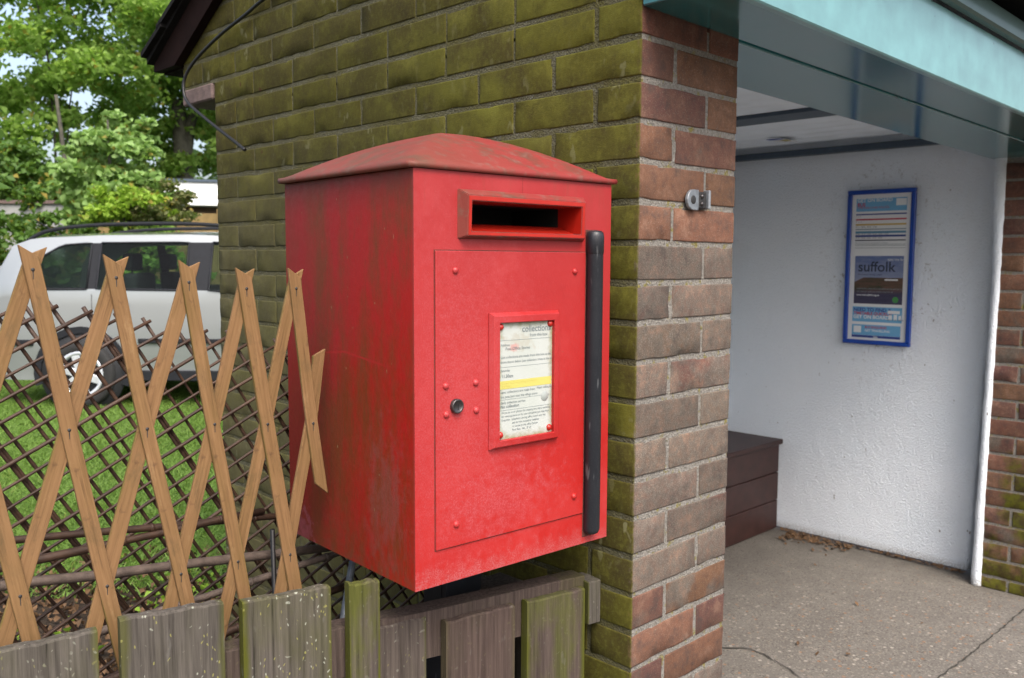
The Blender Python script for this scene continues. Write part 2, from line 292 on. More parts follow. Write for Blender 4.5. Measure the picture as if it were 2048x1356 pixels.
def gloss_green(name,col,rough,n_sc=14,bs=.15):
    q=NT(name); n=q.noise(n_sc,4); c=q.mix(q.ramp(n,.3,.7),tuple(a*.85 for a in col),tuple(a*1.15 for a in col))
    c=q.mix(q.ramp(q.noise(60,2,.5),.74,.78,0,.8),c,(.02,.03,.03)); return q.out(c,rough,q.noise(160,3,.6,q.sc((.08,1,1))),bs,.0012,spec=.75,coat=.4)
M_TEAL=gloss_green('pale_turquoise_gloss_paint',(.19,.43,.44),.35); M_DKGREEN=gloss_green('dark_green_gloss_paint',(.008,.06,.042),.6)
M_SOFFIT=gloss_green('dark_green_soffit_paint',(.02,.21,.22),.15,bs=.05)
M_TILE=plain('black_roof_tile',(.015,.014,.014),.9,.4,30,.6,.003,spec=.15); M_BARGE=plain('dark_brown_barge_paint',(.014,.006,.005),.9,.3,20,spec=.1)
M_CONC=plain('pinkish_concrete',(.2,.14,.125),.9,.3,30,.8,.003)
M_CEIL=plain('off_white_sheeting',(.74,.80,.86),.45,.06,6,.1,k=1); M_BATTEN=plain('slate_grey_batten_paint',(.07,.105,.15),.5,.15,30)
M_BENCH=plain('dark_maroon_bench_paint',(.05,.017,.013),.5,.3,18,.25,.001)
def paving():
    q=NT('worn_concrete'); n1=q.noise(1.3,5,.6); n2=q.noise(9,5,.6); n3=q.noise(420,2,.6)
    c=q.mix(q.ramp(n1,.3,.7),(.185,.168,.148),(.25,.228,.20)); c=q.mix(q.ramp(n2,.4,.75,0,.5),c,(.15,.135,.12))
    x,y,z=q.sep(); wear=q.mul(q.ramp(q.math('ADD',q.dist((1.6,.1,0),(.9,1.2,0)),q.ramp(n2,.3,.7,-.35,.35)),.35,1.3,1,.06),1.)
    vc=q.n('ShaderNodeSeparateColor'); q.put(vc.inputs[0],q.vor(62,out='Color')); vd=q.vor(62)
    st=q.mul(q.mul(q.ramp(vd,.34,.44,1,0),q.ramp(vc.outputs[0],.60,.64)),wear)
    sc_=q.mix(q.ramp(vc.outputs[1],.35,.5),q.mix(q.ramp(vc.outputs[2],.5,.6),(.5,.45,.38),(.36,.19,.1)),(.27,.23,.19)); c=q.mix(q.mul(st,.9),c,sc_)
    v2=q.n('ShaderNodeSeparateColor'); q.put(v2.inputs[0],q.vor(190,out='Color')); c=q.mix(q.mul(q.ramp(v2.outputs[0],.75,.9,0,.6),q.ramp(wear,0,1,.35,1)),c,(.36,.33,.29)); c=q.mix(q.ramp(v2.outputs[1],.9,.95,0,.6),c,(.07,.06,.05))
    c=q.mix(q.mul(q.ramp(x,2.55,2.8),q.ramp(n2,.3,.7,.3,.8)),c,(.11,.095,.08))
    h=q.math('ADD',q.mul(n2,.5),q.math('ADD',q.mul(n3,.25),q.mul(st,.25)))
    return q.out(c,.9,h,.8,.004,spec=.2)
M_PAVE=paving(); M_CRACK=plain('dirt_filled_crack',(.05,.045,.035),.95,.4,80)
def ground():
    q=NT('soil_and_turf'); n=q.noise(2,5); n2=q.noise(30,5,.65); x,y,z=q.sep()
    soil=q.mix(q.ramp(n2,.3,.7),(.02,.014,.01),(.085,.062,.042)); turf=q.mix(q.ramp(n,.3,.7),(.045,.085,.015),(.08,.13,.03)); turf=q.mix(q.ramp(n2,.35,.7,0,.6),turf,(.03,.055,.012))
    s=q.math('ADD',q.math('ADD',q.mul(x,.697),q.mul(y,.712)),q.ramp(q.noise(3,4),.3,.7,-.25,.25)); c=q.mix(q.ramp(s,1.9,2.2),soil,turf)
    return q.out(c,.95,n2,1,.02,spec=.15)
M_GROUND=ground()
def leaf(name,a,b_,tr=.35):
    q=NT(name); at_=q.attr('lc'); s3=q.n('ShaderNodeSeparateColor'); q.put(s3.inputs[0],at_)
    c=q.mix(s3.outputs[0],a,b_); c=q.mix(q.ramp(s3.outputs[1],.93,.96,0,.8),c,(.28,.2,.035)); q.out(c,.55,spec=.3,k=1)
    t=q.n('ShaderNodeBsdfTranslucent'); q.put(t.inputs[0],q.mix(.45,c,(.25,.42,.03),'MIX')); mx=q.n('ShaderNodeMixShader'); mx.inputs[0].default_value=tr
    q.t.links.new(q.b.outputs[0],mx.inputs[1]); q.t.links.new(t.outputs[0],mx.inputs[2]); q.t.links.new(mx.outputs[0],q.t.nodes['Material Output'].inputs[0]); return q.m
M_LEAF=leaf('maple_foliage',(.19,.33,.06),(.34,.50,.12),.6); M_LEAF2=leaf('young_sapling_foliage',(.18,.31,.075),(.30,.45,.16),.45); M_LEAF3=leaf('yellow_green_shrub_foliage',(.18,.30,.025),(.28,.43,.05),.45)
M_LEAFD=leaf('dark_hedge_foliage',(.05,.11,.02),(.10,.19,.035)); M_GRASS=leaf('grass_blade',(.085,.165,.022),(.18,.29,.06),.35); M_SHRUBR=leaf('reddish_shrub_foliage',(.09,.13,.035),(.17,.15,.07))
M_BARK=plain('grey_green_bark',(.10,.095,.07),.9,.4,12,.8,.01); M_DEADLEAF=plain('dry_dead_leaf',(.16,.085,.035),.8,.5,25)
# ------------------------------------------------------------------ the ground and paving
g=B(); n_=40
def gz(x,y): 
    s=.697*x+.712*y; return .06+.012*math.sin(x*3.1+y*1.7)*math.cos(y*2.3)*(1 if s<6 else 0)
gv=[];gf=[]
xs=[-300,-60,-20,-8]+[-5+.25*i for i in range(61)]+[14,25,60,300]; ys=[.42]+[.42+.25*i for i in range(1,60)]+[18,30,80,300]
for y in ys:
    for x in xs: gv.append((x,y,gz(x,y)))
W_=len(xs)
for j in range(len(ys)-1):
    for i in range(W_-1):
      if not(-.01<xs[i]<3.7 and ys[j]<1.6): gf.append((j*W_+i,j*W_+i+1,(j+1)*W_+i+1,(j+1)*W_+i))
tag(link('ground',mesh('ground',gv,gf),M_GROUND,smooth=True),kind='structure')
B().quad((-60,-60,0),(60,-60,0),(60,.9,0),(-60,.9,0)).quad((-.05,.9,0),(4,.9,0),(4,1.9,0),(-.05,1.9,0)).obj('pavement',M_PAVE)
tag(bpy.data.objects['pavement'],kind='structure')
def crack(pts,w0,name='paving_crack'):
    v=[];f=[];r=random.Random(len(pts))
    P=[]
    for i in range(len(pts)-1):
        a,b_=Vector(pts[i]),Vector(pts[i+1]); k=max(2,int((b_-a).length/.02))
        for j in range(k): P.append(a.lerp(b_,j/k)+Vector((r.uniform(-.004,.004),r.uniform(-.004,.004))))
    for i,p_ in enumerate(P):
        d=(P[min(i+1,len(P)-1)]-P[max(0,i-1)]).normalized(); nn=Vector((-d.y,d.x))*w0*r.uniform(.3,1.2)
        v+=[(p_.x+nn.x,p_.y+nn.y,.004),(p_.x-nn.x,p_.y-nn.y,.004)]
    for i in range(len(P)-1): f.append((2*i,2*i+1,2*i+3,2*i+2))
    return tag(link(name,mesh(name,v,f),M_CRACK),kind='structure')
crack([(.9,-.005),(1.668,.004),(2.1,-.006),(2.62,-.012)],.0035,'paving_joint')
crack([(1.2,.71),(1.34,.625),(1.407,.56),(1.40,.5),(1.36,.376),(1.25,.2),(1.2,.0)],.0035,'paving_crack')
# ------------------------------------------------------------------ the shelter
shelter=empty('bus_shelter',(1.4,.8,0),label='small brick bus shelter with white inside walls and turquoise eaves behind the red post box',cat='shelter')
SM=Matrix.Translation((-1.4,-.8,0))
CR=.075
def bricks(spec,name,parent,seed,clip=None,grey=None):
    """spec: list of (x0,x1,y0,y1,z0,z1). One mesh of laid bricks with worn edges."""
    r=random.Random(seed); V=[];Fc=[];C=[]
    for (x0,x1,y0,y1,z0,z1) in spec:
        lo=(x0,y0,z0);hi=(x1,y1,z1); ax=[]
        for a in range(3):
            L=hi[a]-lo[a]; e=.0032; k=max(1,round((L-2*e)/.035)); ax.append([lo[a]]+[lo[a]+e+(L-2*e)*i/k for i in range(k+1)]+[hi[a]])
        N=[len(a) for a in ax]; idx={}
        dx=r.uniform(-.0007,.0007); dz=r.uniform(-.001,.001); tilt=r.uniform(-.006,.006)
        hue=r.random(); gr=grey(r,(z0+z1)/2) if grey else r.uniform(0,.3); br=r.random()
        ctr=[(lo[a]+hi[a])/2 for a in range(3)]
        for i in range(N[0]):
            for j in range(N[1]):
                for k in range(N[2]):
                    ext=[q in(0,m-1) for q,m in((i,N[0]),(j,N[1]),(k,N[2]))]
                    if not any(ext): continue
                    p=[ax[0][i],ax[1][j],ax[2][k]]; s_=sum(ext); chip=r.uniform(.0001,.0008) if s_>1 else r.uniform(-.0002,.0002)
                    if s_>1 and r.random()<.16: chip+=r.uniform(.0006,.003)
                    for a in range(3):
                        if ext[a]: p[a]+=chip*(1 if p[a]<ctr[a] else -1)
                    p[0]+=dx; p[1]+=dx; p[2]+=dz+tilt*((p[0]-ctr[0])+(p[1]-ctr[1]))
                    if clip: p[2]=min(p[2],clip(p[1]))
                    idx[(i,j,k)]=len(V); V.append(p); C.append((hue,gr,br,1))
        def fc(a,b,c,d): Fc.append((idx[a],idx[b],idx[c],idx[d]))
        for i in range(N[0]-1):
            for j in range(N[1]-1):
                fc((i,j,0),(i,j+1,0),(i+1,j+1,0),(i+1,j,0)); k=N[2]-1; fc((i,j,k),(i+1,j,k),(i+1,j+1,k),(i,j+1,k))
        for i in range(N[0]-1):
            for k in range(N[2]-1):
                fc((i,0,k),(i+1,0,k),(i+1,0,k+1),(i,0,k+1)); j=N[1]-1; fc((i,j,k),(i,j,k+1),(i+1,j,k+1),(i+1,j,k))
        for j in range(N[1]-1):
            for k in range(N[2]-1):
                fc((0,j,k),(0,j,k+1),(0,j+1,k+1),(0,j+1,k)); i=N[0]-1; fc((i,j,k),(i,j+1,k),(i,j+1,k+1),(i,j,k+1))
    me=mesh(name,V,Fc); ca=me.color_attributes.new('bc','FLOAT_COLOR','POINT'); ca.data.foreach_set('color',np.array(C,dtype=np.float32).ravel())
    return link(name,me,M_BRICK,parent,SM if parent is shelter else None,smooth=True)
Z0=1.778  # height of the datum joint
rows=[(k,Z0-(k+1)*CR+.0055,Z0-k*CR-.0055) for k in range(-1,24)]
def greyf(r,z):
    if z>1.44: return r.uniform(0,.22)
    if z>.75: return r.choice([.45,.6,.65,.7,.75,.85,.9])
    return r.choice([.15,.4,.6,.75,.3])
# corner pier: even rows show stretcher+header on the front, odd rows header+stretcher
sp=[]
for k,z0,z1 in rows:
    if z0<-.03: continue
    a,b_=(0,.2125),(.2225,.328)
    if k%2==0: a,b_=(0,.1025),(.1135,.328)
    la=(0,.2125) if k%2==0 else (0,.1025)
    sp.append((a[0],a[1],la[0],la[1],z0,z1)); sp.append((b_[0],b_[1],0,.1025,z0,min(z1,1.84))); sp.append((b_[0],b_[1],.1125,.328,z0,min(z1,1.84)))
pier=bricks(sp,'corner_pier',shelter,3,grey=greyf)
B().box(.0018,.3262,.0022,.324,0,1.822).obj('mortar',M_MORTAR,pier)
# mossy side wall in stretcher bond, going up into the gable
def roofz(y): return 2.035+(2.06-y)*.532 if y>.9 else 2.035+(y+.26)*.532
sp=[]; r=random.Random(11)
for k in range(-16,24):
    z0,z1=Z0-(k+1)*CR+.0055,Z0-k*CR-.0055
    if z0<-.03: continue
    yend=1.678 if z0<1.9 else 1.90
    low=k>=0
    y=(.2225 if k%2==0 else .1125)
    if k==-1: y=.1125
    if k<-1: y=-.0 if z0<9 else 0; y=(.0 if k%2 else -.11)
    while y<yend-.01:
        L=.215+r.choice([0,0,0,0,-.1125])*(1 if r.random()<.2 and y>.3 else 0); y1=min(y+L,yend)
        if yend-y1<.06: y1=yend
        yy0=max(y,-.2 if False else (0 if k>=-1 else -.0))
        if roofz((yy0+y1)/2)-.01>z0+.02: sp.append((0,.1025,yy0,y1,z0,z1))
        y=y1+.0055
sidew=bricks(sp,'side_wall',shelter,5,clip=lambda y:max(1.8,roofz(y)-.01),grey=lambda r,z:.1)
m=B(); m.box(.0018,.19,.324,1.676,0,1.83)
m.prism([(.0018,.002,1.823),(.0018,1.676,1.823),(.0018,1.676,1.923),(.0018,1.898,1.923),(.0018,1.898,roofz(1.896)-.012),(.0018,.9,roofz(.9)-.012),(.0018,.002,roofz(0)-.012)],(.18,0,0)).obj('mortar',M_MORTAR,sidew)
B().box(-.004,.19,1.69,1.900,1.874,1.925,.005).obj('corbel_stone',M_CONC,shelter,SM)
# linings and end wall
B().box(.194,.212,.33,1.60,0,1.9).obj('inner_lining',M_RENDER,shelter,SM)
B().box(.212,2.788,1.58,1.70,0,2.0).obj('back_wall',M_RENDER,shelter,SM)
ew=[];ef=[]; ny,nz=60,70; r=random.Random(2)
for j in range(nz+1):
    z=.012+1.95*j/nz
    for i in range(ny+1):
        y0=.300-.075*max(0,z-.01)/1.8*.75
        y=y0+(1.60-y0)*i/ny; ew.append((2.79+r.uniform(-.0015,.0015)+.004*math.sin(3*y+2*z),y+(r.uniform(-.004,.004) if i==0 else 0),z))
for j in range(nz):
    for i in range(ny): a=j*(ny+1)+i; ef.append((a,a+ny+1,a+ny+2,a+1))
n0=len(ew)
for j in range(nz+1):
    x,y,z=ew[j*(ny+1)]; ew.append((x+.018,y-.006,z)); ew.append((2.90,y-.004,z))
for j in range(nz):
    a=j*(ny+1); b_=n0+2*j; ef.append((a,b_,b_+2,a+ny+1)); ef.append((b_,b_+1,b_+3,b_+2))
link('end_wall',mesh('end_wall',ew,ef),M_RENDER,shelter,SM,smooth=True)
# white render return strip on the front edge of the end wall
sv=[];sf=[]
for j in range(61):
    z=.003+1.815*j/60; t=z/1.8; j1=r.uniform(-.0018,.0018); j2=r.uniform(-.0018,.0018)
    yl=float(np.interp(z,[0,.4,1.3,1.8],[.229,.222,.207,.220])); yr=float(np.interp(z,[0,.4,1.3,1.8],[.199,.199,.186,.184]))
    xf=2.652+.0*t
    sv+=[(2.79,yl+.03,z),(xf+.012,yl+.012+j1,z),(xf+j1*.5,yl+j1,z),(xf-.002+j2*.4,(yl+yr)/2+j2*.3,z),(xf+.004,yr+j2,z),(2.69,yr+.002,z)]
for j in range(60):
    for k in range(5): a=6*j+k; sf.append((a,a+6,a+7,a+1))
link('render_edge',mesh('render_edge',sv,sf),M_RENDER,shelter,SM,smooth=True)
# right-hand pier, inner face towards the opening
sp=[]
for k,z0,z1 in rows:
    if z0<-.03: continue
    z0=max(z0,.002)
    if k==-1: continue
    if k%2: q_=[(-.01,.0925),(.1035,.205)]
    else: q_=[(-.01,.205)]
    for y0,y1 in q_: sp.append((2.662,2.95,y0,y1,z0,z1))
    sp.append((2.672,2.95,-.0,.0,z0,z1)) if False else None
sp2=[]
rp=bricks(sp,'far_pier',shelter,9,grey=lambda r,z:r.choice([0,.1,.2,.3]) )
B().box(2.6645,2.946,-.0065,.204,0,1.80).obj('mortar',M_MORTAR,rp)
# eaves: soffit boards, lintel soffit, fascia (they fall 17 mm per metre to the right)
def SL(z,x): return z-.012*(x-.3)
def board(x0,x1,y0,y1,z0,z1,name,mat,bev=.002):
    b=B(); pts=[(x0,y0,SL(z0,x0)),(x1,y0,SL(z0,x1)),(x1,y0,SL(z1,x1)),(x0,y0,SL(z1,x0))]
    b.prism(pts,(0,y1-y0,0),bev=bev); return b.obj(name,mat,shelter,SM)
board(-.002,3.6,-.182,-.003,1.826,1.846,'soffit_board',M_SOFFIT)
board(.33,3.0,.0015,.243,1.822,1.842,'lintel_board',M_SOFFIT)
board(-.004,3.6,-.203,-.183,1.806,1.97,'fascia_board',M_TEAL,.003)
board(-.012,3.6,-.232,-.2045,1.972,2.03,'eaves_trim',M_DKGREEN,.006)
B().box(-.008,.0,-.183,-.002,1.848,2.04).obj('eaves_end_board',M_DKGREEN,shelter,SM)
B().box(.33,3.0,.246,.30,1.845,2.3).obj('lintel_back',M_CEIL,shelter,SM)
# ceiling of fluted white sheet with slate battens
cv=[];cf=[];nx=260
for i in range(nx+1):
    x=.2+2.6*i/nx; z=1.945+.006*math.sin(x*2*math.pi/.13); cv+=[(x,.245,z),(x,1.6,z)]
for i in range(nx): cf.append((2*i,2*i+1,2*i+3,2*i+2))
link('ceiling_sheet',mesh('ceiling_sheet',cv,cf),M_CEIL,shelter,SM,smooth=True)
for x0,x1,z0 in((1.80,1.96,1.925),(2.745,2.788,1.885),(.9,1.04,1.925)): B().box(x0,x1,.3,1.58,z0,z0+(.045 if z0>1.9 else .03),.003).obj('ceiling_batten',M_BATTEN,shelter,SM)
# roof slopes and verge
for nm,ya,yb in(('roof_slope',2.07,.9),('roof_slope',-.29,.9)):
    b=B(); za,zb=roofz(2.06 if ya>1 else -.26)-.003,roofz(.9)
    sgn=1 if ya>1 else -1
    for j in range(9):     # overlapping courses
        t0,t1=j/9,(j+1)/9+.03; y0=ya+(yb-ya)*t0; y1=ya+(yb-ya)*min(t1,1); zz0=za+(zb-za)*t0; zz1=za+(zb-za)*min(t1,1)
        b.prism([(-.07,y0,zz0+.018),(-.07,y1,zz1+.004),(-.07,y1,zz1+.02),(-.07,y0,zz0+.034)],(3.72,0,0))
    b.prism([(-.05,ya,za-.002),(-.05,yb,zb-.002),(-.05,yb,zb+.006),(-.05,ya,za+.018)],(3.7,0,0))
    b.obj(nm,M_TILE,shelter,SM)
    if sgn>0:
        B().prism([(-.03,2.06,roofz(2.06)-.006),(-.03,.9,roofz(.9)-.006),(-.03,.9,roofz(.9)-.115),(-.03,1.90,roofz(1.9)-.115),(-.03,1.90,2.005),(-.03,2.06,2.005)],(.028,0,0)).obj('barge_board',M_BARGE,shelter,SM)
    else:
        B().prism([(-.03,-.22,roofz(-.22)-.006),(-.03,.9,roofz(.9)-.006),(-.03,.9,roofz(.9)-.115),(-.03,-.19,roofz(-.19)-.05)],(.028,0,0)).obj('barge_board',M_BARGE,shelter,SM)
# rear soffit between corbel and eave
B().box(-.0,3.6,1.91,2.05,2.0,2.02).obj('rear_soffit',M_BARGE,shelter,SM)
# small sticker on the ceiling sheet
sk=empty('sticker',(2.5,1.11,1.932),label='tiny blue and yellow sticker on the white ceiling sheet above the blue poster frame',cat='sticker')
sk.matrix_world=Matrix.Translation((2.5,1.10,1.932))
M_BLUE=plain('blue_frame_paint',(.006,.06,.38),.3,.1,20,k=.8); M_YEL=plain('yellow_print',(.6,.5,.1),.5,.05); M_WHITE=plain('white_paper',(.74,.76,.78),.5,.02,5,.02,k=.9)
B().box(-.08,.08,-.035,.035,-.001,.001).obj('paper',M_WHITE,sk)
B().box(-.08,-.04,-.03,.035,-.002,-.0012).obj('blue_band',M_BLUE,sk); B().box(-.02,.03,-.035,.0,-.002,-.0012).obj('yellow_band',M_YEL,sk)
# bench
bench=empty('bench',(1.6,1.4,0),label='dark maroon boxed-in plank bench along the back wall inside the shelter',cat='bench')
BM=Matrix.Translation((-1.6,-1.4,0))
B().box(.22,2.783,1.195,1.575,.445,.47,.004).obj('seat',M_BENCH,bench,BM)
for z0,z1 in((.30,.441),(.155,.2965),(.006,.1515)): B().box(.22,2.78,1.215,1.24,z0,z1,.003).obj('front_board',M_BENCH,bench,BM)
# leaf litter (stuff)
def litter(name,label,n,fn,sz,mat,cat='leaves'):
    v=[];f=[]
    for i in range(n):
        x,y,z=fn(); a=rnd.uniform(0,6.28); s=sz*rnd.uniform(.5,1.3); t=Vector((math.cos(a),math.sin(a),rnd.uniform(-.5,.5)))*s; q=Vector((-math.sin(a),math.cos(a),rnd.uniform(-.6,.6)))*s*.55; c=Vector((x,y,z+s*.4)); k=len(v)
        v+=[c-t,c+q+Vector((0,0,s*.2)),c+t,c-q]; f+=[(k,k+1,k+2,k+3)]
    return tag(link(name,mesh(name,v,f),mat),label,cat,kind='stuff')
def fA():
    if rnd.random()<.5: return (2.76-abs(rnd.gauss(0,.06)),1.12-rnd.random()**1.5*.32,.004)
    return (2.778-abs(rnd.gauss(0,.012)),rnd.uniform(.3,1.18),.004)
litter('leaf_litter','brown dead leaves swept into the floor corner below the white wall',520,fA,.012,M_DEADLEAF)
litter('leaf_debris','dry debris lying along the back of the maroon bench seat',90,lambda:(2.76-abs(rnd.gauss(0,.12)),1.55-abs(rnd.gauss(0,.03)),.471),.012,M_DEADLEAF)
litter('scattered_bits','few dead leaf scraps scattered over the concrete floor',14,lambda:(rnd.uniform(1.2,2.6),rnd.uniform(.0,1.0),.004),.011,M_DEADLEAF)
# black hanging cable
def onx(u,v,x):
    d=at(u,v,1.)-CP; return CP+d*((x-CP.x)/d.x)
cab=[onx(*p) for p in((580,-40,-.012),(525,0,-.012),(490,30,-.014),(440,70,-.02),(395,115,-.03),(372,150,-.04),(367,178,-.045),(376,205,-.045),(410,236,-.04),(450,268,-.03),(472,285,-.025),(490,300,-.02))]
def smooth_pts(P,n=6):
    out=[]
    for i in range(len(P)-1):
        a,b_,c,d=P[max(i-1,0)],P[i],P[i+1],P[min(i+2,len(P)-1)]
        for k in range(n):
            t=k/n; out.append(.5*((2*b_)+(c-a)*t+(2*a-5*b_+4*c-d)*t*t+(3*b_-a-3*c+d)*t**3))
    return out+[P[-1]]
M_CABLE=plain('black_cable_sheath',(.012,.012,.013),.5)
tag(B().tube(smooth_pts(cab),.0052,8).obj('loose_cable',M_CABLE),'loose black cable dangling in a curve from the gable of the mossy wall','cable')
# metal bracket on the pier
br=empty('wall_bracket',(.178,0,1.49),label='small galvanised steel hinge bracket screwed to the red brick pier',cat='bracket')
b=B(); pts=[]
for k in range(9): a=math.pi/2+math.pi*k/8; pts.append((-.018+.02*math.cos(a),-.012,.02*math.sin(a)))
pts+=[(.0,-.012,-.02),(.0,-.012,.02)]
b.prism(pts,(0,.007,0),bev=.001); b.obj('eye_plate',M_GALV,br)
B().lathe([(.0001,-.0131),(.0075,-.0131),(.0085,-.0125),(.0085,-.005)],(-.019,0,0),(0,1,0),16).obj('bolt_hole',M_DKMETAL,br)
B().box(.002,.03,-.010,-.001,-.016,.017,.002).obj('back_plate',M_DKMETAL,br); B().box(.031,.038,-.016,-.001,-.017,.021,.002).obj('end_flange',M_GALV,br)
for zz in(-.007,.008): B().lathe([(.0001,-.014),(.004,-.0135),(.0045,-.010)],(.013,0,zz),(0,1,0),10).obj('screw_head',M_STEEL,br)
# ------------------------------------------------------------------ the timetable poster
PT=empty('poster_frame',mat=Matrix(((0,-1,0,2.787),(-1,0,0,.735),(0,0,1,.984),(0,0,0,1)))@Matrix.Identity(4),label='tall blue framed bus timetable poster on the white shelter wall',cat='poster')
# local frame: x to the right as seen, y into the wall, z up
PT.matrix_world=Matrix(((0,1,0,2.775),(-1,0,0,.735),(0,0,1,.986),(0,0,0,1)))
pw,ph,fw=.157,.717,.02
b=B()
b.box(-pw,pw,-.02,.0,0,fw,.003).box(-pw,pw,-.02,.0,ph-fw,ph,.003).box(-pw,-pw+fw,-.02,.0,fw,ph-fw,.003).box(pw-fw,pw,-.02,.0,fw,ph-fw,.003); b.obj('frame',M_BLUE,PT)
B().box(-pw+fw,pw-fw,-.008,-.001,fw,ph-fw).obj('paper',M_WHITE,PT)
iw=.117
def band(x0,x1,z0,z1,mat,name='printed_band',d=-.0085): return B().box(x0,x1,d-.0003,d,z0,z1).obj(name,mat,PT)
def pr(n,c): return plain(n,c,.45,.04,10,.02,k=.85)
C_LB,C_NV,C_RD,C_GD,C_GR,C_TL,C_TX=pr('pale_blue_print',(.16,.42,.68)),pr('navy_print',(.03,.06,.28)),pr('red_print',(.5,.04,.07)),pr('gold_print',(.6,.42,.12)),pr('grey_print',(.28,.33,.36)),pr('steel_blue_print',(.10,.27,.42)),pr('dark_print',(.02,.03,.06))
def zf(f): return ph*(1-f)   # fraction down the frame
band(-iw,iw,zf(.138),zf(.055),C_LB)
text('GET ON BOARD',.022,-.112,zf(.077),-.009,M_WHITE,PT,bold=.0004); text('BUS',.022,-.112,zf(.105),-.009,C_RD,PT,bold=.0006); text('TIMETABLE AND ROUTES',.013,-.112,zf(.12),-.009,C_RD,PT)
band(.068,iw-.002,zf(.105),zf(.062),M_WHITE,'white_inset',-.009)
for f,h,m_ in((.157,.006,C_NV),(.19,.007,C_RD),(.223,.008,C_GD),(.253,.005,C_GR),(.272,.010,C_TL),(.296,.009,C_NV),(.324,.005,C_TX),(.35,.002,C_GR),(.358,.002,C_GR),(.373,.002,C_GR)):
    band(-iw,iw,zf(f)-h/2,zf(f)+h/2,m_)
for f,t in((.168,'1  2  3'),(.204,'4   5   6'),(.238,'07.15   08.20   09.40   10.50'),(.284,'12.05   13.15   14.20   15.30   16.45   17.50'),(.308,'12.10   13.20   14.25   15.35   16.50'),(.34,'Monday to Saturday except public holidays')):
    text(t,.0088,-iw,zf(f)-.003,-.009,C_GR if f>.33 else C_TX,PT)
# picture panel: sky, headland, sea
def pic():
    q=NT('printed_coast_picture'); x,y,z=q.sep(); n=q.noise(40,4,.6,q.sc((.4,1,1.6)))
    skyc=q.mix(q.ramp(z,.28,.44),(.36,.42,.60),(.10,.17,.45)); skyc=q.mix(q.ramp(n,.45,.7,0,.4),skyc,(.5,.55,.7))
    land=q.mix(q.ramp(n,.35,.65),(.05,.065,.03),(.20,.10,.07)); sea=q.mix(q.ramp(n,.3,.7),(.055,.05,.11),(.09,.08,.16))
    lz=q.math('ADD',q.ramp(x,-.12,-.07,.288,.312),q.mul(q.math('SUBTRACT',q.noise(30,2),.5),.004)); c=q.mix(q.ramp(q.math('SUBTRACT',z,lz),-.0015,.0015),land,skyc); c=q.mix(q.ramp(z,.235,.262,1,0),c,sea)
    return q.out(c,.45)
B().box(-iw+.004,iw-.004,-.0092,-.0085,zf(.735),zf(.425)).obj('picture_panel',pic(),PT)
text('suffolk',.066,-.098,zf(.525),-.0095,C_TX,PT,bold=.0006); text('the curious county awaits',.011,-.098,zf(.55),-.0095,C_TX,PT)
text('take the bus',.016,.04,zf(.455),-.0095,M_WHITE,PT); band(.03,.09,zf(.583),zf(.573),M_WHITE,'white_house_row',-.0095)
text('explore the coast and countryside by bus and by train',.010,-.1,zf(.64),-.0095,C_GR,PT); text('this summer with one simple ticket for all',.010,-.1,zf(.66),-.0095,C_GR,PT); text('www.visit-suffolk.org.uk',.011,-.1,zf(.683),-.0095,M_WHITE,PT,bold=.0003)
C_GN=pr('green_print',(.06,.28,.07)); B().lathe([(.0001,-.0004),(.014,0)],(.082,-.0093,zf(.705)),(0,1,0),20).obj('green_emblem',C_GN,PT)
band(-iw,iw-.002,zf(.853),zf(.755),C_LB); text('NEED TO FIND A',.023,-.112,zf(.785),-.009,C_NV,PT,bold=.0007); text('TIMETABLE QUICKLY?',.0185,-.112,zf(.807),-.009,C_RD,PT,bold=.0005); text('GET ON BOARD',.023,-.112,zf(.832),-.009,M_WHITE,PT,bold=.0007)
for xx,zz,ww,hh in((.05,.775,.055,.02),(.055,.805,.015,.03),(.078,.8,.015,.035),(.1,.805,.012,.03)): band(xx,xx+ww if xx+ww<iw else iw-.004,zf(zz+hh),zf(zz),M_WHITE,'white_cartoon_figure',-.009)
text('text or go online',.011,.047,zf(.838),-.0095,C_TX,PT)
band(-iw,iw-.006,zf(.94),zf(.872),C_LB); band(-iw,iw-.006,zf(.957),zf(.941),C_NV); band(-.108,-.072,zf(.925),zf(.882),M_WHITE,'white_inset',-.009)
text('BUS ENQUIRIES',.015,-.055,zf(.895),-.009,C_RD,PT,bold=.0003); text('GET TRAVELLING',.015,-.055,zf(.917),-.009,M_WHITE,PT,bold=.0003)
text('bus',.014,-.012,zf(.955),-.0095,M_WHITE,PT,bold=.0003)
# ------------------------------------------------------------------ the post box
BXA=-.0580162; BX=empty('post_box',(-.4773,.0607,.8454),BXA,label='large weathered red post box with rubber door strip mounted beside the mossy brick wall',cat='post box')
bw,bd_,bh=.4416,.4203,.664
# body with a real slot opening
us=[0,.101,.346,bw]; zs=[0,.571,.617,bh]
b=B(); vv={}
def bv(x,y,z):
    k=(round(x,5),round(y,5),round(z,5))
    if k not in vv: vv[k]=b.b.verts.new(k)
    return vv[k]
def bf(*p,mi=0):
    f=b.b.faces.new([bv(*q) for q in p]); f.material_index=mi; return f
for i in range(3):
    for j in range(3):
        if i==1 and j==1: continue
        bf((us[i],0,zs[j]),(us[i+1],0,zs[j]),(us[i+1],0,zs[j+1]),(us[i],0,zs[j+1]))
ctr_=[]
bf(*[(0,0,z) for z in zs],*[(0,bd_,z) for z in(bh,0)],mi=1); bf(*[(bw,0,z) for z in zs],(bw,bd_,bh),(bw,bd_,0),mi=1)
bf((0,bd_,0),(bw,bd_,0),(bw,bd_,bh),(0,bd_,bh),mi=1); bf(*[(u,0,0) for u in us],(bw,bd_,0),(0,bd_,0),mi=1); bf(*[(u,0,bh) for u in us],(bw,bd_,bh),(0,bd_,bh),mi=1)
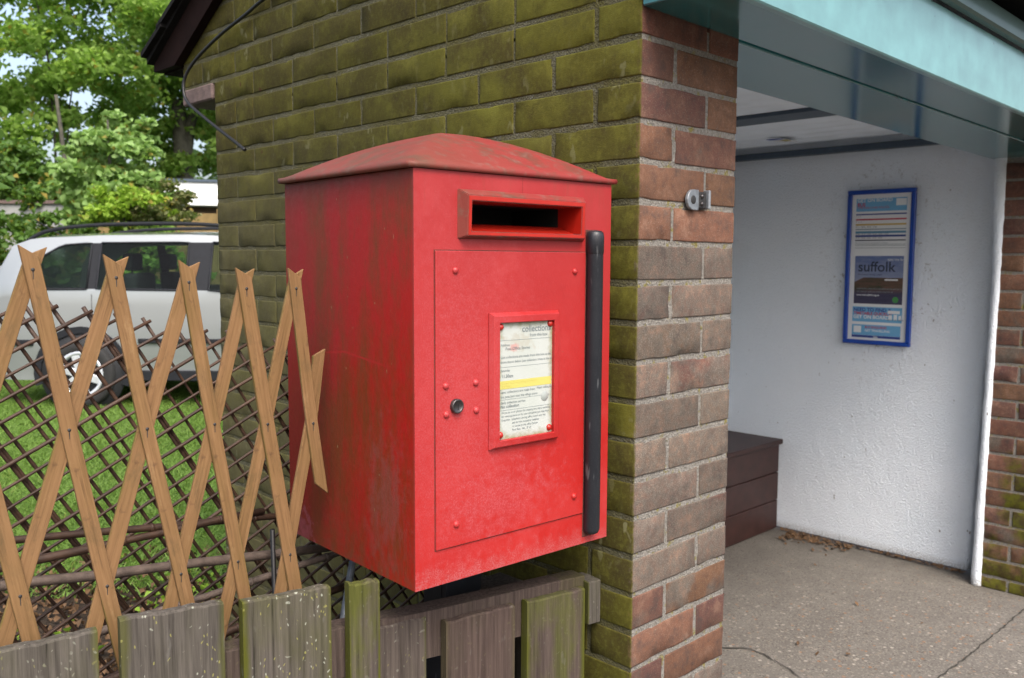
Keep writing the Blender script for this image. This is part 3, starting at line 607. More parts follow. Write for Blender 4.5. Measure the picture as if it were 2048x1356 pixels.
ed=[e for e in b.b.edges if len(e.link_faces)==2 and e.calc_face_angle(0)>1]
bmesh.ops.bevel(b.b,geom=ed,offset=.0035,segments=3,profile=.5,affect='EDGES')
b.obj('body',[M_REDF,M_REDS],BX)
# chute inside the slot
b=B(); A0=[(.101,0,.571),(.346,0,.571),(.346,0,.617),(.101,0,.617)]; A1=[(.101,.042,.584),(.346,.042,.584),(.346,.042,.617),(.101,.042,.617)]; A2=[(x,.17,z) for x,_,z in((.101,0,.5),(.346,0,.5),(.346,0,.617),(.101,0,.617))]
for P_,Q_,mi in((A0,A1,0),(A1,A2,1)):
    for k in range(4): b.quad(P_[k],P_[(k+1)%4],Q_[(k+1)%4],Q_[k],mi=mi)
b.quad(*A2,mi=1); b.obj('slot_chute',[M_REDSHINY,M_BLACKHOLE],BX)
# hood frame round the slot
O0=[(.084,-.0002,.558),(.368,-.0002,.558),(.368,-.0002,.637),(.084,-.0002,.637)]; Oa=[(.086,-.004,.559),(.366,-.004,.559),(.366,-.004,.636),(.086,-.004,.636)]
O1=[(.092,-.017,.563),(.356,-.017,.563),(.356,-.019,.627),(.092,-.019,.627)]; O2=[(.100,-.017,.570),(.347,-.017,.570),(.347,-.019,.618),(.100,-.019,.618)]; O3=[(.1012,.0,.571),(.3458,0,.571),(.3458,0,.617),(.1012,0,.617)]
b=B()
for P_,Q_,mi in((O0,Oa,0),(Oa,O1,0),(O1,O2,1),(O2,O3,1)):
    for k in range(4): b.quad(P_[k],P_[(k+1)%4],Q_[(k+1)%4],Q_[k],mi=mi)
bmesh.ops.remove_doubles(b.b,verts=b.b.verts[:],dist=1e-5); bmesh.ops.bevel(b.b,geom=[e for e in b.b.edges if len(e.link_faces)==2 and e.calc_face_angle(0)>.4],offset=.0012,segments=2,affect='EDGES')
b.obj('slot_hood',[M_REDT,M_REDSHINY],BX)
# lid: thin lip and a domed hipped top
b=B(); ov=.009; x0,x1,y0,y1=-ov,bw+ov,-ov*.6,bd_+ov; zb=bh+.001; cx,cy=(x0+x1)/2,(y0+y1)/2; hx,hy=(x1-x0)/2,(y1-y0)/2; N=32
lv=[];lf=[]
for j in range(N+1):
    for i in range(N+1):
        a=-1+2*i/N; c=-1+2*j/N; m=max(abs(a),abs(c)); sft=(abs(a)**14+abs(c)**14)**(1/14); sft=min(sft,1)
        lv.append((cx+a*hx,cy+c*hy,zb+.009+.083*(1-sft**1.55)+.0008*math.sin(a*9+c*5)))
for j in range(N):
    for i in range(N): k=j*(N+1)+i; lf.append((k,k+1,k+N+2,k+N+1))
k0=len(lv); ring=[i for i in range(N)]+[j*(N+1)+N for j in range(N)]+[N*(N+1)+N-i for i in range(N)]+[(N-j)*(N+1) for j in range(N)]
for q in ring: x,y,z=lv[q]; lv.append((cx+(x-cx)*1.004,cy+(y-cy)*1.004,zb+.005))
for q in ring: x,y,z=lv[q]; lv.append((x,y,zb+.0))
for q in ring: x,y,z=lv[q]; lv.append((cx+(x-cx)*.955,cy+(y-cy)*.955,zb-.0))
nr=len(ring)
for i in range(nr):
    j=(i+1)%nr; lf.append((ring[i],k0+i,k0+j,ring[j])); 
    for L in(0,1): a=k0+L*nr; lf.append((a+i,a+nr+i,a+nr+j,a+j))
lid=link('lid',mesh('lid',lv,lf),M_REDT,BX,smooth=True)
bm=bmesh.new(); bm.from_mesh(lid.data); bmesh.ops.recalc_face_normals(bm,faces=bm.faces[:]); bm.to_mesh(lid.data); bm.free()
# door
ds=B(); ds.box(.0375,.3745,-.0004,.001,.0575,.5405); ds.obj('door_joint',M_DIRTRED,BX)
door=B().box(.0388,.373,-.0032,.0005,.0592,.539,.0012,seg=2).obj('door',M_REDF,BX)
def rivet(x,z,d,r_,mat,parent,name='rivet'): return B().lathe([(r_*1.15,0),(r_*1.1,-r_*.25),(r_*.92,-r_*.55),(r_*.6,-r_*.8),(r_*.25,-r_*.92),(.00001,-r_*.95)],(x,d,z),(0,1,0),14).obj(name,mat,parent)
for x,z in((.0772,.5077),(.3454,.5049),(.0787,.0951),(.3491,.0948),(.058,.3242),(.1191,.3245),(.0589,.2781),(.1203,.2788)): rivet(x,z,-.0031,.0052,M_REDF,door)
lk=B().lathe([(.0118,0),(.0118,-.006),(.0108,-.0078),(.0085,-.0066),(.0082,-.0062),(.00001,-.0064)],(.078,-.003,.2905),(0,1,0),24).obj('lock',M_STEEL,door)
b=B(); b.lathe([(.0019,-.0003),(.00001,-.0003)],(.0785,-.0096,.2925),(0,1,0),12); b.box(.0778,.0792,-.0099,-.0097,.285,.2925); b.obj('keyhole',M_BLACKHOLE,lk)
# notice frame
def ringframe(o,i,prof,mat,name,parent):
    """o: outer rect, i: inner rect; prof: list of (t, depth) from outer to inner"""
    b=B(); L=[]
    for t,d in prof:
        x0,x1=o[0]+(i[0]-o[0])*t,o[1]+(i[1]-o[1])*t; z0,z1=o[2]+(i[2]-o[2])*t,o[3]+(i[3]-o[3])*t; L.append([(x0,d,z0),(x1,d,z0),(x1,d,z1),(x0,d,z1)])
    for P_,Q_ in zip(L,L[1:]):
        for k in range(4): b.quad(P_[k],P_[(k+1)%4],Q_[(k+1)%4],Q_[k])
    return b.obj(name,mat,parent)
nf=ringframe((.1455,.3025,.2085,.4375),(.1635,.2880,.2235,.4205),[(0,-.003),(.0,-.0055),(.28,-.0125),(.34,-.013),(.93,-.0135),(1,-.0125),(1,-.0042)],M_REDF,'notice_frame',door)
def plate_mat():
    q=NT('yellowed_notice_plate'); x,y,z=q.sep(); n=q.noise(60,4,.65); n2=q.noise(16,3,.6)
    c=q.mix(q.ramp(n2,.3,.7),(.58,.63,.58),(.64,.68,.65))
    ed=q.math('MINIMUM',q.math('MINIMUM',q.math('SUBTRACT',x,.1635),q.math('SUBTRACT',.288,x)),q.math('MINIMUM',q.math('SUBTRACT',z,.2235),q.math('SUBTRACT',.4205,z)))
    c=q.mix(q.ramp(q.math('ADD',ed,q.ramp(n,.3,.7,-.006,.006)),-.002,.011,.9,0),c,(.32,.32,.17))
    s1=q.ramp(q.math('ADD',q.dist((.212,0,.386),(24,0,42)),q.ramp(n,.25,.75,-.8,.8)),.3,.8,1,0); c=q.mix(q.mul(s1,.45),c,(.5,.46,.36)); s2=q.ramp(q.math('ADD',q.dist((.2,0,.378),(60,0,110)),q.ramp(n,.25,.75,-.5,.5)),.4,.9,1,0); c=q.mix(q.mul(s2,.6),c,(.72,.3,.28))
    return q.out(c,.25,spec=.5)
NP=B().box(.1633,.2882,-.0062,-.0042,.2233,.4207).obj('notice_plate',plate_mat(),door)
def nb(x0,x1,z0,z1,mat,name='printed_rule',d=-.0064): return B().box(x0,x1,d-.0002,d,z0,z1).obj(name,mat,NP)
C_FAINT=pr('faded_grey_print',(.24,.28,.28)); C_FT=pr('faded_dark_print',(.16,.19,.20)); C_YL=pr('yellow_band_print',(.50,.46,.12)); C_YT=pr('ochre_print',(.48,.42,.10))
nb(.165,.2865,.3085,.3225,C_YL,'yellow_band')
for z in(.3905,.3455,.2905,.2725): nb(.167,.2865,z,z+.0005,C_FAINT)
T=lambda s,sz,x,z,m=C_FT,al='LEFT',bo=0: text(s,sz,x,z,-.0067,m,NP,align=al,bold=bo)
T('collections',.0155,.217,.4035,C_FT,bo=.0002); T('from this box',.0075,.235,.395)
T('Address',.006,.170,.381); T('Post Office Stores',.0075,.18,.374)
T('Last collections are made from this box at the',.0062,.170,.3605); T('times shown below (see collection times at the top)',.0058,.170,.3525)
T('Saturday',.006,.170,.338); T('11.30am',.0075,.172,.328,bo=.0001); T('Monday to Friday except holidays',.006,.170,.3165,C_YT); T('4.45pm',.0075,.172,.3103,C_YT,bo=.0001)
T('Later collections are made from',.006,.170,.3015); T('Next collection',.006,.252,.3028); T('the post box near the village store',.006,.170,.2935)
T('Early collection service',.006,.170,.2835); T('No collection',.0075,.170,.2765,bo=.0001)
for i,s in enumerate(('Write to us or phone the enquiry line about services','for missing items or for any complaint you may have','Enquiries  telephone during office hours any day','ask for the customer helpline','or write to the office below','Post Box  No.  IP 23')): T(s,.0052,.172 if i<3 else .196,.2668-.0062*i)
B().lathe([(.0001,-.0003),(.0085,-.0003),(.0088,0)],(.271,-.0066,.2885),(0,1,0),20).obj('plate_disc',plain('grey_disc',(.38,.42,.40),.4),NP)
for x,z in((.1695,.4135),(.2822,.4150),(.1695,.2315),(.2818,.2315)): rivet(x,z,-.0062,.0052,M_REDSHINY,NP,'red_stud')
# rubber strip
tb=B(); xx=.3905
prof=[(.0001,.0175),(.008,.0185),(.013,.0215),(.0158,.028),(.0158,.5365),(.0161,.5372),(.0168,.5378),(.0168,.568),(.0155,.5745),(.012,.578),(.0001,.579)]
tb.lathe([(r_,z) for r_,z in prof],(xx,-.0085,0),(0,0,1),24); tb.obj('rubber_strip',M_RUBBER,BX)
B().box(.3748,.4075,-.0012,.0005,.012,.58,.001).obj('strip_backing',M_DIRTRED,BX)
nb_=B().box(.2225,.2228,-.0003,.0002,.637,.662).obj('paint_crack',M_DIRTRED,BX)
B().box(.013,.03,-.0,.0,.1,.1).obj if False else None
# black steel post carrying the box
post=empty('support_post',(-.2,.29,0),label='dark steel post standing under the red post box',cat='post')
PMt=Matrix.Translation((.2,-.29,0)); b=B(); b.box(-.245,-.155,.26,.275,.03,.843,.002).box(-.245,-.235,.276,.33,.03,.843).box(-.165,-.155,.276,.33,.03,.843); b.obj('steel_channel',M_RUBBER,post,PMt)
B().box(-.152,-.128,.285,.325,.03,.843,.003).obj('side_conduit',M_DKMETAL,post,PMt)
tag(B().tube([(-.498,.47,.86),(-.50,.46,.6),(-.50,.45,.08)],.0045,8).obj('black_cable',M_CABLE),'thin black cable running down behind the willow trellis left of the post box','cable')
tag(B().tube([(-.27,.50,.88),(-.40,.40,.62),(-.43,.38,.40)],.0075,10).obj('metal_rod',M_GALV),'grey metal rod leaning under the post box','rod')
# ------------------------------------------------------------------ picket fence
FA=R(-10); FM=Matrix.Translation((-.03,.075,0))@Matrix.Rotation(FA,4,'Z')
fence=empty('picket_fence',mat=FM,label='low weathered picket fence with uneven mossy boards in front of the post box',cat='fence')
def picket(s0,s1,zl,zr,off,col,tilt=0,name='picket'):
    n=10; r=random.Random(int((s0+9)*1000)); v=[];f=[]; W=s1-s0; T_=.019
    zz=[0]+[.1*i for i in range(1,int(min(zl,zr)*10))]+[None]
    b=B(); cols=[]
    for k in range(n+1):
        x=W*k/n; zt=zl+(zr-zl)*k/n-min(zl,zr)+ (r.uniform(-.0018,.0018)); 
        cols.append((x,zt))
    zb=.05-min(zl,zr)
    for fb,yy in((0,0),(1,T_)):
        for x,zt in cols: v+=[(x,yy,zb),(x,yy,zt-.004+.0 if fb else zt-.003),(x,yy+(.003 if fb==0 else -.003),zt)]
    m=3*(n+1)
    for k in range(n):
        a=3*k; f+=[(a,a+3,a+4,a+1),(a+1,a+4,a+5,a+2),(m+a,m+a+1,m+a+4,m+a+3),(m+a+1,m+a+2,m+a+5,m+a+4),(a+2,a+5,m+a+5,m+a+2)]
    a=3*n; f+=[(0,1,m+1,m),(1,2,m+2,m+1),(a,m+a,m+a+1,a+1),(a+1,m+a+1,m+a+2,a+2)]
    o=link(name,mesh(name,v,f),M_PICKET,fence,Matrix.Translation((s0,off,min(zl,zr)))@Matrix.Rotation(tilt,4,'Y')); o.color=col
    bm=bmesh.new(); bm.from_mesh(o.data); bmesh.ops.recalc_face_normals(bm,faces=bm.faces[:]); bm.to_mesh(o.data); bm.free(); return o
for a in((-1.335,-1.20,.87,.865,0,(.1,.5,1,1)),(-1.175,-1.055,.86,.862,0,(.2,.5,1,1)),(-1.028,-.885,.857,.856,0,(.15,.45,.45,1)),(-.856,-.712,.865,.859,0,(.15,.35,1,1)),(-.684,-.542,.852,.848,0,(.25,.6,1,1)),
    (-.511,-.457,.844,.841,-.002,(.5,1,.15,1)),(-.4555,-.359,.752,.748,.018,(.55,.3,.35,1)),(-.329,-.183,.738,.738,0,(1,.12,.1,1)),(-.155,-.017,.736,.733,0,(.8,.75,.1,1))): picket(*a)
b=B(); b.prism([(-.75,.021,.69),(-.36,.021,.672),(0.0,.021,.655),(0.0,.021,.7505),(-.36,.021,.757),(-.75,.021,.775)],(0,.042,0),bev=.002); o=b.obj('rail',M_PICKET,fence); o.color=(.85,.35,.1,1)
b=B(); b.prism([(-1.35,.021,.2),(0,.021,.2),(0,.021,.29),(-1.35,.021,.29)],(0,.04,0),bev=.002); o=b.obj('rail',M_PICKET,fence); o.color=(.6,.3,.1,1)
B().box(-.058,-.002,.03,.062,.64,.738,.002)
b=B().box(-.004,.027,.004,.06,.655,.742,.002); o=b.obj('end_batten',M_PICKET,fence); o.color=(.1,.5,.3,1)
o=tag(B().box(-.165,-.035,.235,.33,.05,.70,.003,M=Matrix.Identity(4)).obj('timber_block',M_PICKET),'squat grey timber block behind the end of the picket fence','timber'); o.color=(.3,.3,.2,1)
# ------------------------------------------------------------------ expanding timber trellis
TY=.30; TR=empty('wooden_trellis',(-.75,TY,.86),label='tan expanding timber trellis of crossed slats standing behind the picket fence',cat='trellis')
tops=[(-1.165,1.372),(-1.056,1.363),(-.945,1.354),(-.8355,1.342),(-.7275,1.334),(-.6325,1.3225),(-.5425,1.321)]
mids=[(-1.127,1.141),(-1.019,1.135),(-.907,1.129),(-.798,1.1165),(-.692,1.11),(-.600,1.0985),(-.514,1.089)]
bots=[(-1.31,.925),(-1.205,.92),(-1.095,.914),(-.9785,.9075),(-.8635,.892),(-.753,.8825),(-.658,.8795),(-.563,.869)]
# bots[k+1] lies below tops[k]
def slat(pts,d,forkdir,ext_top=.026,ext_bot=.36,w_=.0225,toplen=True,cut=None):
    """pts: node centres from top down; slat follows them"""
    P=[Vector((x,0,z)) for x,z in pts]; t0=(P[0]-P[1]).normalized(); t1=(P[-1]-P[-2]).normalized()
    wr=random.Random(int(pts[0][0]*9999)+int(d*1e5)); wa,wb,ww=wr.uniform(-.0022,.0022),wr.uniform(0,3),wr.uniform(.92,1.1); w_*=ww
    full=[P[0]+t0*ext_top]+P+([P[-1]+t1*ext_bot] if ext_bot else [])
    axis=(full[0]-full[-1]).normalized(); L=(full[0]-full[-1]).length; side=Vector((axis.z,0,-axis.x))
    # local frame: z along the slat, x across, y thickness
    M=Matrix(((side.x,0,axis.x,full[-1].x),(0,1,0,TY+d),(side.z,0,axis.z,full[-1].z),(0,0,0,1))); Mi=M.inverted()
    v=[];f=[]; th=.0055; fine=[]
    for i in range(len(full)-1):
        for k in range(1 if i==0 else 4): fine.append(full[i].lerp(full[i+1],k/4))
    fine.append(full[-1]); n=len(fine)
    for i,p in enumerate(fine):
        q=Mi@(p+Vector((0,TY+d,0))); q.x+=wa*math.sin(wb+i*.55)
        for y in(-th/2,th/2):
            for s in(-1,1):
                dz=0
                if i==0: dz=.010*s*forkdir
                if i==n-1 and cut: dz=-.012*s*cut
                v.append((q.x+s*w_/2,y,q.z+dz))
    for i in range(n-1):
        a=4*i; b_=a+4; f+=[(a,a+1,b_+1,b_),(a+2,b_+2,b_+3,a+3),(a,b_,b_+2,a+2),(a+1,a+3,b_+3,b_+1)]
    f+=[(0,2,3,1),(4*(n-1),4*(n-1)+1,4*(n-1)+3,4*(n-1)+2)]
    o=link('slat',mesh('slat',v,f),M_TRELLIS,TR,Matrix.Translation((.75,-TY,-.86))@M)
    bm=bmesh.new(); bm.from_mesh(o.data); bmesh.ops.recalc_face_normals(bm,faces=bm.faces[:]); bmesh.ops.bevel(bm,geom=[e for e in bm.edges if e.calc_face_angle(0)>.8],offset=.0007,segments=1,affect='EDGES'); bm.to_mesh(o.data); bm.free(); return o
for k in range(len(tops)):
    if k<len(tops)-1: slat([tops[k],mids[k],bots[k+2]],-.0029,-1)          # front slats lean down to the right
    else: slat([tops[k],mids[k]],-.0029,-1,ext_bot=.118,cut=1)
    if k>0: slat([tops[k],mids[k-1],bots[k]],.0029,1)                       # rear slats lean down to the left
slat([(-.4995,1.188),mids[-1],bots[-1]],.0029,.8,ext_top=.022)
nail=[]
for (x,z) in tops+mids+bots[2:]:
    B().lathe([(.0026,0),(.002,-.0008),(.00001,-.001)],(x+.75,-.0058,z-.86),(0,1,0),8).prism([(x+.7492,-.0059,z-.858),(x+.7508,-.0059,z-.858),(x+.7506,-.0059,z-.873),(x+.7496,-.0059,z-.873)],(0,.0002,0)).obj('nail_head',M_DKMETAL,TR)
# ------------------------------------------------------------------ willow lattice
LY=.56; LT=empty('willow_lattice',(-.7,LY,.5),label='dark brown willow cane lattice screen of small diamonds behind the timber trellis',cat='trellis')
LM=Matrix.Translation((.7,-LY,-.5))
def lt_top(x): return 1.283-.205*(x+.82)
r=random.Random(4)
def clipseg(x0,z0,slope,side):
    xs_=[];zlo=.42
    xe=x0+side*.01
    # run from the top down
    x1=x0; step=.02; pts=[]
    while True:
        z=z0+slope*(x1-x0)
        if z<zlo or x1<-1.9 or x1>-.012: break
        pts.append((x1,z)); x1+=side*step
    return pts
X0=-1.56; sp_=.0515; kk=0
def addcane(pts,d,rad):
    if len(pts)<3: return
    P=[Vector((x+r.uniform(-.0008,.0008),LY+d+r.uniform(-.001,.001),z+r.uniform(-.001,.001))) for x,z in pts[::3]+[pts[-1]]]
    b=B(); b.tube(P,[rad*r.uniform(.88,1.1) for _ in P],6); b.obj('cane',M_CANE,LT,LM)
x=X0
while x<-.03:
    dz=r.choice([0,0,0,-.02,.006]); jx=r.uniform(-.003,.003)
    zt=lt_top(x)
    ptsf=clipseg(x+jx-.006,zt+.010+dz,-1.67,1); addcane(ptsf,.004,r.uniform(.0028,.0039))
    ptsr=clipseg(x+jx+.006,zt+.004+dz*.3,.485,-1); addcane(ptsr,-.004,r.uniform(.0028,.0039))
    if r.random()<.3: addcane(clipseg(x+jx+.003,zt+.005,-1.67,1),.0045,.003)
    x+=sp_
# rising canes that start on the right-hand edge below the top
z=lt_top(-.03)-.035
while z>.48: addcane([(xx_,z+.485*(xx_+.03)) for xx_ in np.arange(-.03,-1.3,-.02) if z+.485*(xx_+.03)>.42],-.004,.0033); z-=.035
for i,(xa,za,xb,zb_,rd) in enumerate(((-1.25,.895,-.34,.782,.0085),(-1.2,.958,-.42,.868,.0065),(-1.2,.885,-.5,.892,.007),(-.95,.735,-.28,.775,.007),(-1.0,.64,-.3,.70,.008))):
    P=[Vector((xa+(xb-xa)*t/8,LY-.055-.003*i,za+(zb_-za)*t/8+r.uniform(-.002,.002))) for t in range(9)]
    if i==2: P=[p+Vector((0,0,.0)) for p in P]
    b=B(); b.tube(P,[rd*r.uniform(.9,1.08) for _ in P],8); 
    for t in(2,5,7): p_=P[t]; b.tube([p_-Vector((.003,0,0)),p_+Vector((.003,0,0))],rd*1.18,8)
    b.obj('cross_cane',M_CANEG if i in(0,3) else M_CANE,LT,LM)
# ------------------------------------------------------------------ plants and litter on the soil, grass
def leafmesh(name,P,size,mat,parent=None,label=None,cat=None,kind=None,up=.4,seed=1,group=None,asp=.75,fold=.25):
    """P: Nx3 numpy centres; each leaf a folded pair of faces"""
    g_=np.random.default_rng(seed); n=len(P); nrm=g_.normal(size=(n,3)); nrm[:,2]=np.abs(nrm[:,2])*.7+up; nrm/=np.linalg.norm(nrm,axis=1)[:,None]
    t=np.cross(nrm,g_.normal(size=(n,3))); t/=np.linalg.norm(t,axis=1)[:,None]; s=np.cross(nrm,t); sz=(size*g_.uniform(.6,1.3,n))[:,None]
    a=P-t*sz*.5; c=P+t*sz*.5; l=P+s*sz*asp*.5+nrm*sz*fold; r_=P-s*sz*asp*.5+nrm*sz*fold
    V=np.stack([a,l,c,r_],1).reshape(-1,3); F_=np.arange(n)[:,None]*4; F2=np.concatenate([F_+np.array([[0,1,2]]),F_+np.array([[0,2,3]])],0)
    me=bpy.data.meshes.new(name); me.vertices.add(len(V)); me.vertices.foreach_set('co',V.astype(np.float32).ravel()); me.loops.add(F2.size); me.loops.foreach_set('vertex_index',F2.astype(np.int32).ravel())
    me.polygons.add(len(F2)); me.polygons.foreach_set('loop_start',np.arange(0,F2.size,3,dtype=np.int32)); me.polygons.foreach_set('loop_total',np.full(len(F2),3,dtype=np.int32)); me.update(); me.validate()
    ca=me.color_attributes.new('lc','FLOAT_COLOR','POINT'); cc=np.repeat(np.stack([g_.random(n),g_.random(n),g_.random(n),np.ones(n)],1),4,axis=0); ca.data.foreach_set('color',cc.astype(np.float32).ravel())
    o=link(name,me,mat,parent)
    if label or kind: tag(o,label,cat,group,kind)
    return o
# grass blades
def blades(n,fn,h,seed):
    g_=np.random.default_rng(seed); P=fn(g_,n); n=len(P); a=g_.uniform(0,2*np.pi,n); d=np.stack([np.cos(a),np.sin(a),np.zeros(n)],1); hh=(h*g_.uniform(.5,1.3,n))[:,None]; w_=.0035
    lean=np.stack([g_.normal(0,.5,n),g_.normal(0,.5,n),np.ones(n)],1); m_=P+lean*hh*.5; tip=P+np.stack([lean[:,0]*1.6,lean[:,1]*1.6,lean[:,2]*.85],1)*hh
    return P-d*w_,P+d*w_,m_+d*w_*.8,m_-d*w_*.8,tip,n,g_
def lawn_pts(g_,n):
    dep=3.3+(g_.random(n)**1.3)*6.5; lat=g_.uniform(-.66,-.2,n)*dep
    x=CP.x+F.x*dep+r0.x*lat; y=CP.y+F.y*dep+r0.y*lat; s=.697*x+.712*y+g_.normal(0,.18,n); k=(s>2.0)&~((x>-.05)&(x<3.7)&(y<1.85))
    return np.stack([x,y,np.full(n,.055)],1)[k]
a,b_,c,d,t,n,g_=blades(150000,lawn_pts,.05,3)
V=np.stack([a,b_,c,d,t],1).reshape(-1,3); Fq=np.arange(n)[:,None]*5
me=bpy.data.meshes.new('grass'); me.vertices.add(len(V)); me.vertices.foreach_set('co',V.astype(np.float32).ravel())
F3=np.concatenate([Fq+np.array([[0,1,2]]),Fq+np.array([[0,2,3]]),Fq+np.array([[3,2,4]])],0); me.loops.add(F3.size); me.loops.foreach_set('vertex_index',F3.astype(np.int32).ravel()); me.polygons.add(len(F3)); me.polygons.foreach_set('loop_start',np.arange(0,F3.size,3,dtype=np.int32)); me.polygons.foreach_set('loop_total',np.full(len(F3),3,dtype=np.int32)); me.update()
ca=me.color_attributes.new('lc','FLOAT_COLOR','POINT'); ca.data.foreach_set('color',np.repeat(np.stack([g_.random(n),g_.random(n)*.95,g_.random(n),np.ones(n)],1),5,axis=0).astype(np.float32).ravel())
tag(link('grass',me,M_GRASS),'short bright green lawn grass around the silver car','grass',kind='stuff')
g_=np.random.default_rng(8)
def soilP(n,z,s0,s1,cl=None):
    dep=g_.uniform(s0,s1,n); lat=g_.uniform(-.62,-.2,n)*dep; x=CP.x+F.x*dep+r0.x*lat; y=CP.y+F.y*dep+r0.y*lat; k=~((x>-.05)&(y<1.75))&(y>.62)
    return np.stack([x,y,z+g_.random(n)*.03],1)[k]
leafmesh('ground_litter',soilP(2600,.06,2.2,3.9),.028,M_DEADLEAF,label='brown leaf litter on bare soil behind the willow lattice',cat='leaves',kind='stuff',seed=4)
P=soilP(1900,.07,2.4,3.8); P=P[(np.sin(P[:,0]*7)+np.cos(P[:,1]*6)+g_.normal(0,.5,len(P)))>.3]
leafmesh('ground_weeds',P,.032,M_LEAF3,label='low green weeds growing on the soil behind the willow lattice',cat='weeds',kind='stuff',seed=5)
# ------------------------------------------------------------------ the car
CD=Vector((r0.x,r0.y,0)); hub=at(168,826,7.8); CO=Vector((hub.x,hub.y,.06)); S_=1.0
CM=Matrix(((CD.x,-CD.y,0,CO.x),(CD.y,CD.x,0,CO.y),(0,0,1,CO.z),(0,0,0,1)))
car=empty('parked_car',mat=CM,label='silver people carrier with black roof rails parked on the lawn beyond the trellis',cat='car')
def carpaint():
    q=NT('silver_car_paint'); n=q.noise(900,2); return q.out(q.mix(n,(.40,.43,.44),(.48,.51,.51)),.28,metal=.35,coat=1.)
M_CAR=carpaint(); M_PLAS=plain('black_car_plastic',(.016,.018,.023),.7,spec=.25); M_TYRE=plain('tyre_rubber',(.02,.02,.02),.8,.2,40); M_RIM=plain('silver_wheel_rim',(.55,.58,.61),.35,.15,30,metal=.5,k=1); M_INT=plain('dark_car_interior',(.02,.022,.026),.8)
def glass():
    q=NT('tinted_car_glass'); t=q.t; t.nodes.remove(q.b); tr=q.n('ShaderNodeBsdfTransparent'); tr.inputs[0].default_value=(.5,.62,.56,1); gl=q.n('ShaderNodeBsdfGlossy'); gl.inputs['Roughness'].default_value=.02
    fr=q.n('ShaderNodeFresnel'); fr.inputs[0].default_value=1.32; ad=q.mul(fr.outputs[0],.6); mx=q.n('ShaderNodeMixShader'); t.links.new(ad,mx.inputs[0]); t.links.new(tr.outputs[0],mx.inputs[1]); t.links.new(gl.outputs[0],mx.inputs[2]); t.links.new(mx.outputs[0],t.nodes['Material Output'].inputs[0]); return q.m
M_GLASS=glass()
# local: x forward, y to the far side (near side at y=0), z up. near side surface bulges with height
WID=1.74
def ysurf(z): # distance inwards from the widest line
    if z<.35: return .05
    if z<.75: return .0+.03*((.75-z)/.4)**2
    if z<1.03: return .01*((z-.75)/.28)
    return .012+.21*((z-1.03)/.55)**1.25
cols=[-.82,-.74,-.64,-.50,-.40,-.2,.055,.14,.5,.91,1.02,1.12,1.6,2.02,2.25,2.6,3.0,3.35,3.5]
def topz(x):   # roof edge line
    pts=[(-.82,1.0),(-.74,1.24),(-.64,1.42),(-.5,1.475),(-.4,1.49),(.14,1.515),(.91,1.525),(1.6,1.50),(2.02,1.36),(2.25,1.2),(2.6,1.0),(3.0,.93),(3.35,.83),(3.5,.68)]
    return float(np.interp(x,[p[0] for p in pts],[p[1] for p in pts]))
def belt(x): return float(np.interp(x,[-.82,-.4,.14,1.1,2.25,3.5],[.96,1.04,1.045,1.035,.98,.66]))
def wint(x): return min(topz(x)-.055,float(np.interp(x,[-.5,-.4,-.2,.055,.9,1.12,1.6,2.02],[1.1,1.30,1.425,1.445,1.455,1.455,1.435,1.33])))
def colz(x):
    tz=topz(x); bz=min(belt(x),tz-.06); wz=max(wint(x),bz+.005); wz=min(wz,tz-.02)
    return [.24,.34,.46,.60,.75,.90,bz-.02,bz,wz,tz]
windows=[(4,5,'rear_quarter'),(5,6,'rear_quarter'),(7,8,'rear_door'),(8,9,'rear_door'),(11,12,'front_door'),(12,13,'front_door')]
pill=[(6,7),(9,10),(10,11)]
V=[];Fb=[];Fp=[];idx={}
for side in(0,1):
    for i,x in enumerate(cols):
        for j,z in enumerate(colz(x)):
            inn=ysurf(z)+(.05 if x<-.7 else 0)+(.12*(max(0,x-2.9)/.6)**2); y=inn if side==0 else WID-inn; idx[(side,i,j)]=len(V); V.append((x,y,z))
nr=10
wset={(a) for a,_,_ in windows}
glassF={}
for side in(0,1):
    for i in range(len(cols)-1):
        for j in range(nr-1):
            q=(idx[(side,i,j)],idx[(side,i+1,j)],idx[(side,i+1,j+1)],idx[(side,i,j+1)])
            if j==7 and i in wset: glassF.setdefault((side,[n for a,_,n in windows if a==i][0]),[]).append(q); continue
            if j==7 and i in(6,9,10): Fp.append(q); continue
            Fb.append(q)
# roof, crowned
mid={}
for i,x in enumerate(cols):
    for k,f_ in enumerate((.2,.5,.8)):
        mid[(i,k)]=len(V); V.append((x,WID*f_*.8+WID*.1,topz(x)+(.045 if k==1 else .03)*(1 if x<2.1 else .3)))
wsF=[];rwF=[]
for i in range(len(cols)-1):
    ch=[idx[(0,i,9)],mid[(i,0)],mid[(i,1)],mid[(i,2)],idx[(1,i,9)]]; c2=[idx[(0,i+1,9)],mid[(i+1,0)],mid[(i+1,1)],mid[(i+1,2)],idx[(1,i+1,9)]]
    for k in range(4):
        (wsF if 13<=i<=14 else rwF if i<2 else Fb).append((ch[k],c2[k],c2[k+1],ch[k+1]))
for i in(0,len(cols)-1):
    for j in range(nr-1): Fb.append((idx[(0,i,j)],idx[(1,i,j)],idx[(1,i,j+1)],idx[(0,i,j+1)]))
    Fb.append((idx[(0,i,9)],mid[(i,0)],mid[(i,1)],mid[(i,2)],idx[(1,i,9)]))
for i in range(len(cols)-1): Fb.append((idx[(0,i,0)],idx[(1,i,0)],idx[(1,i+1,0)],idx[(0,i+1,0)]))
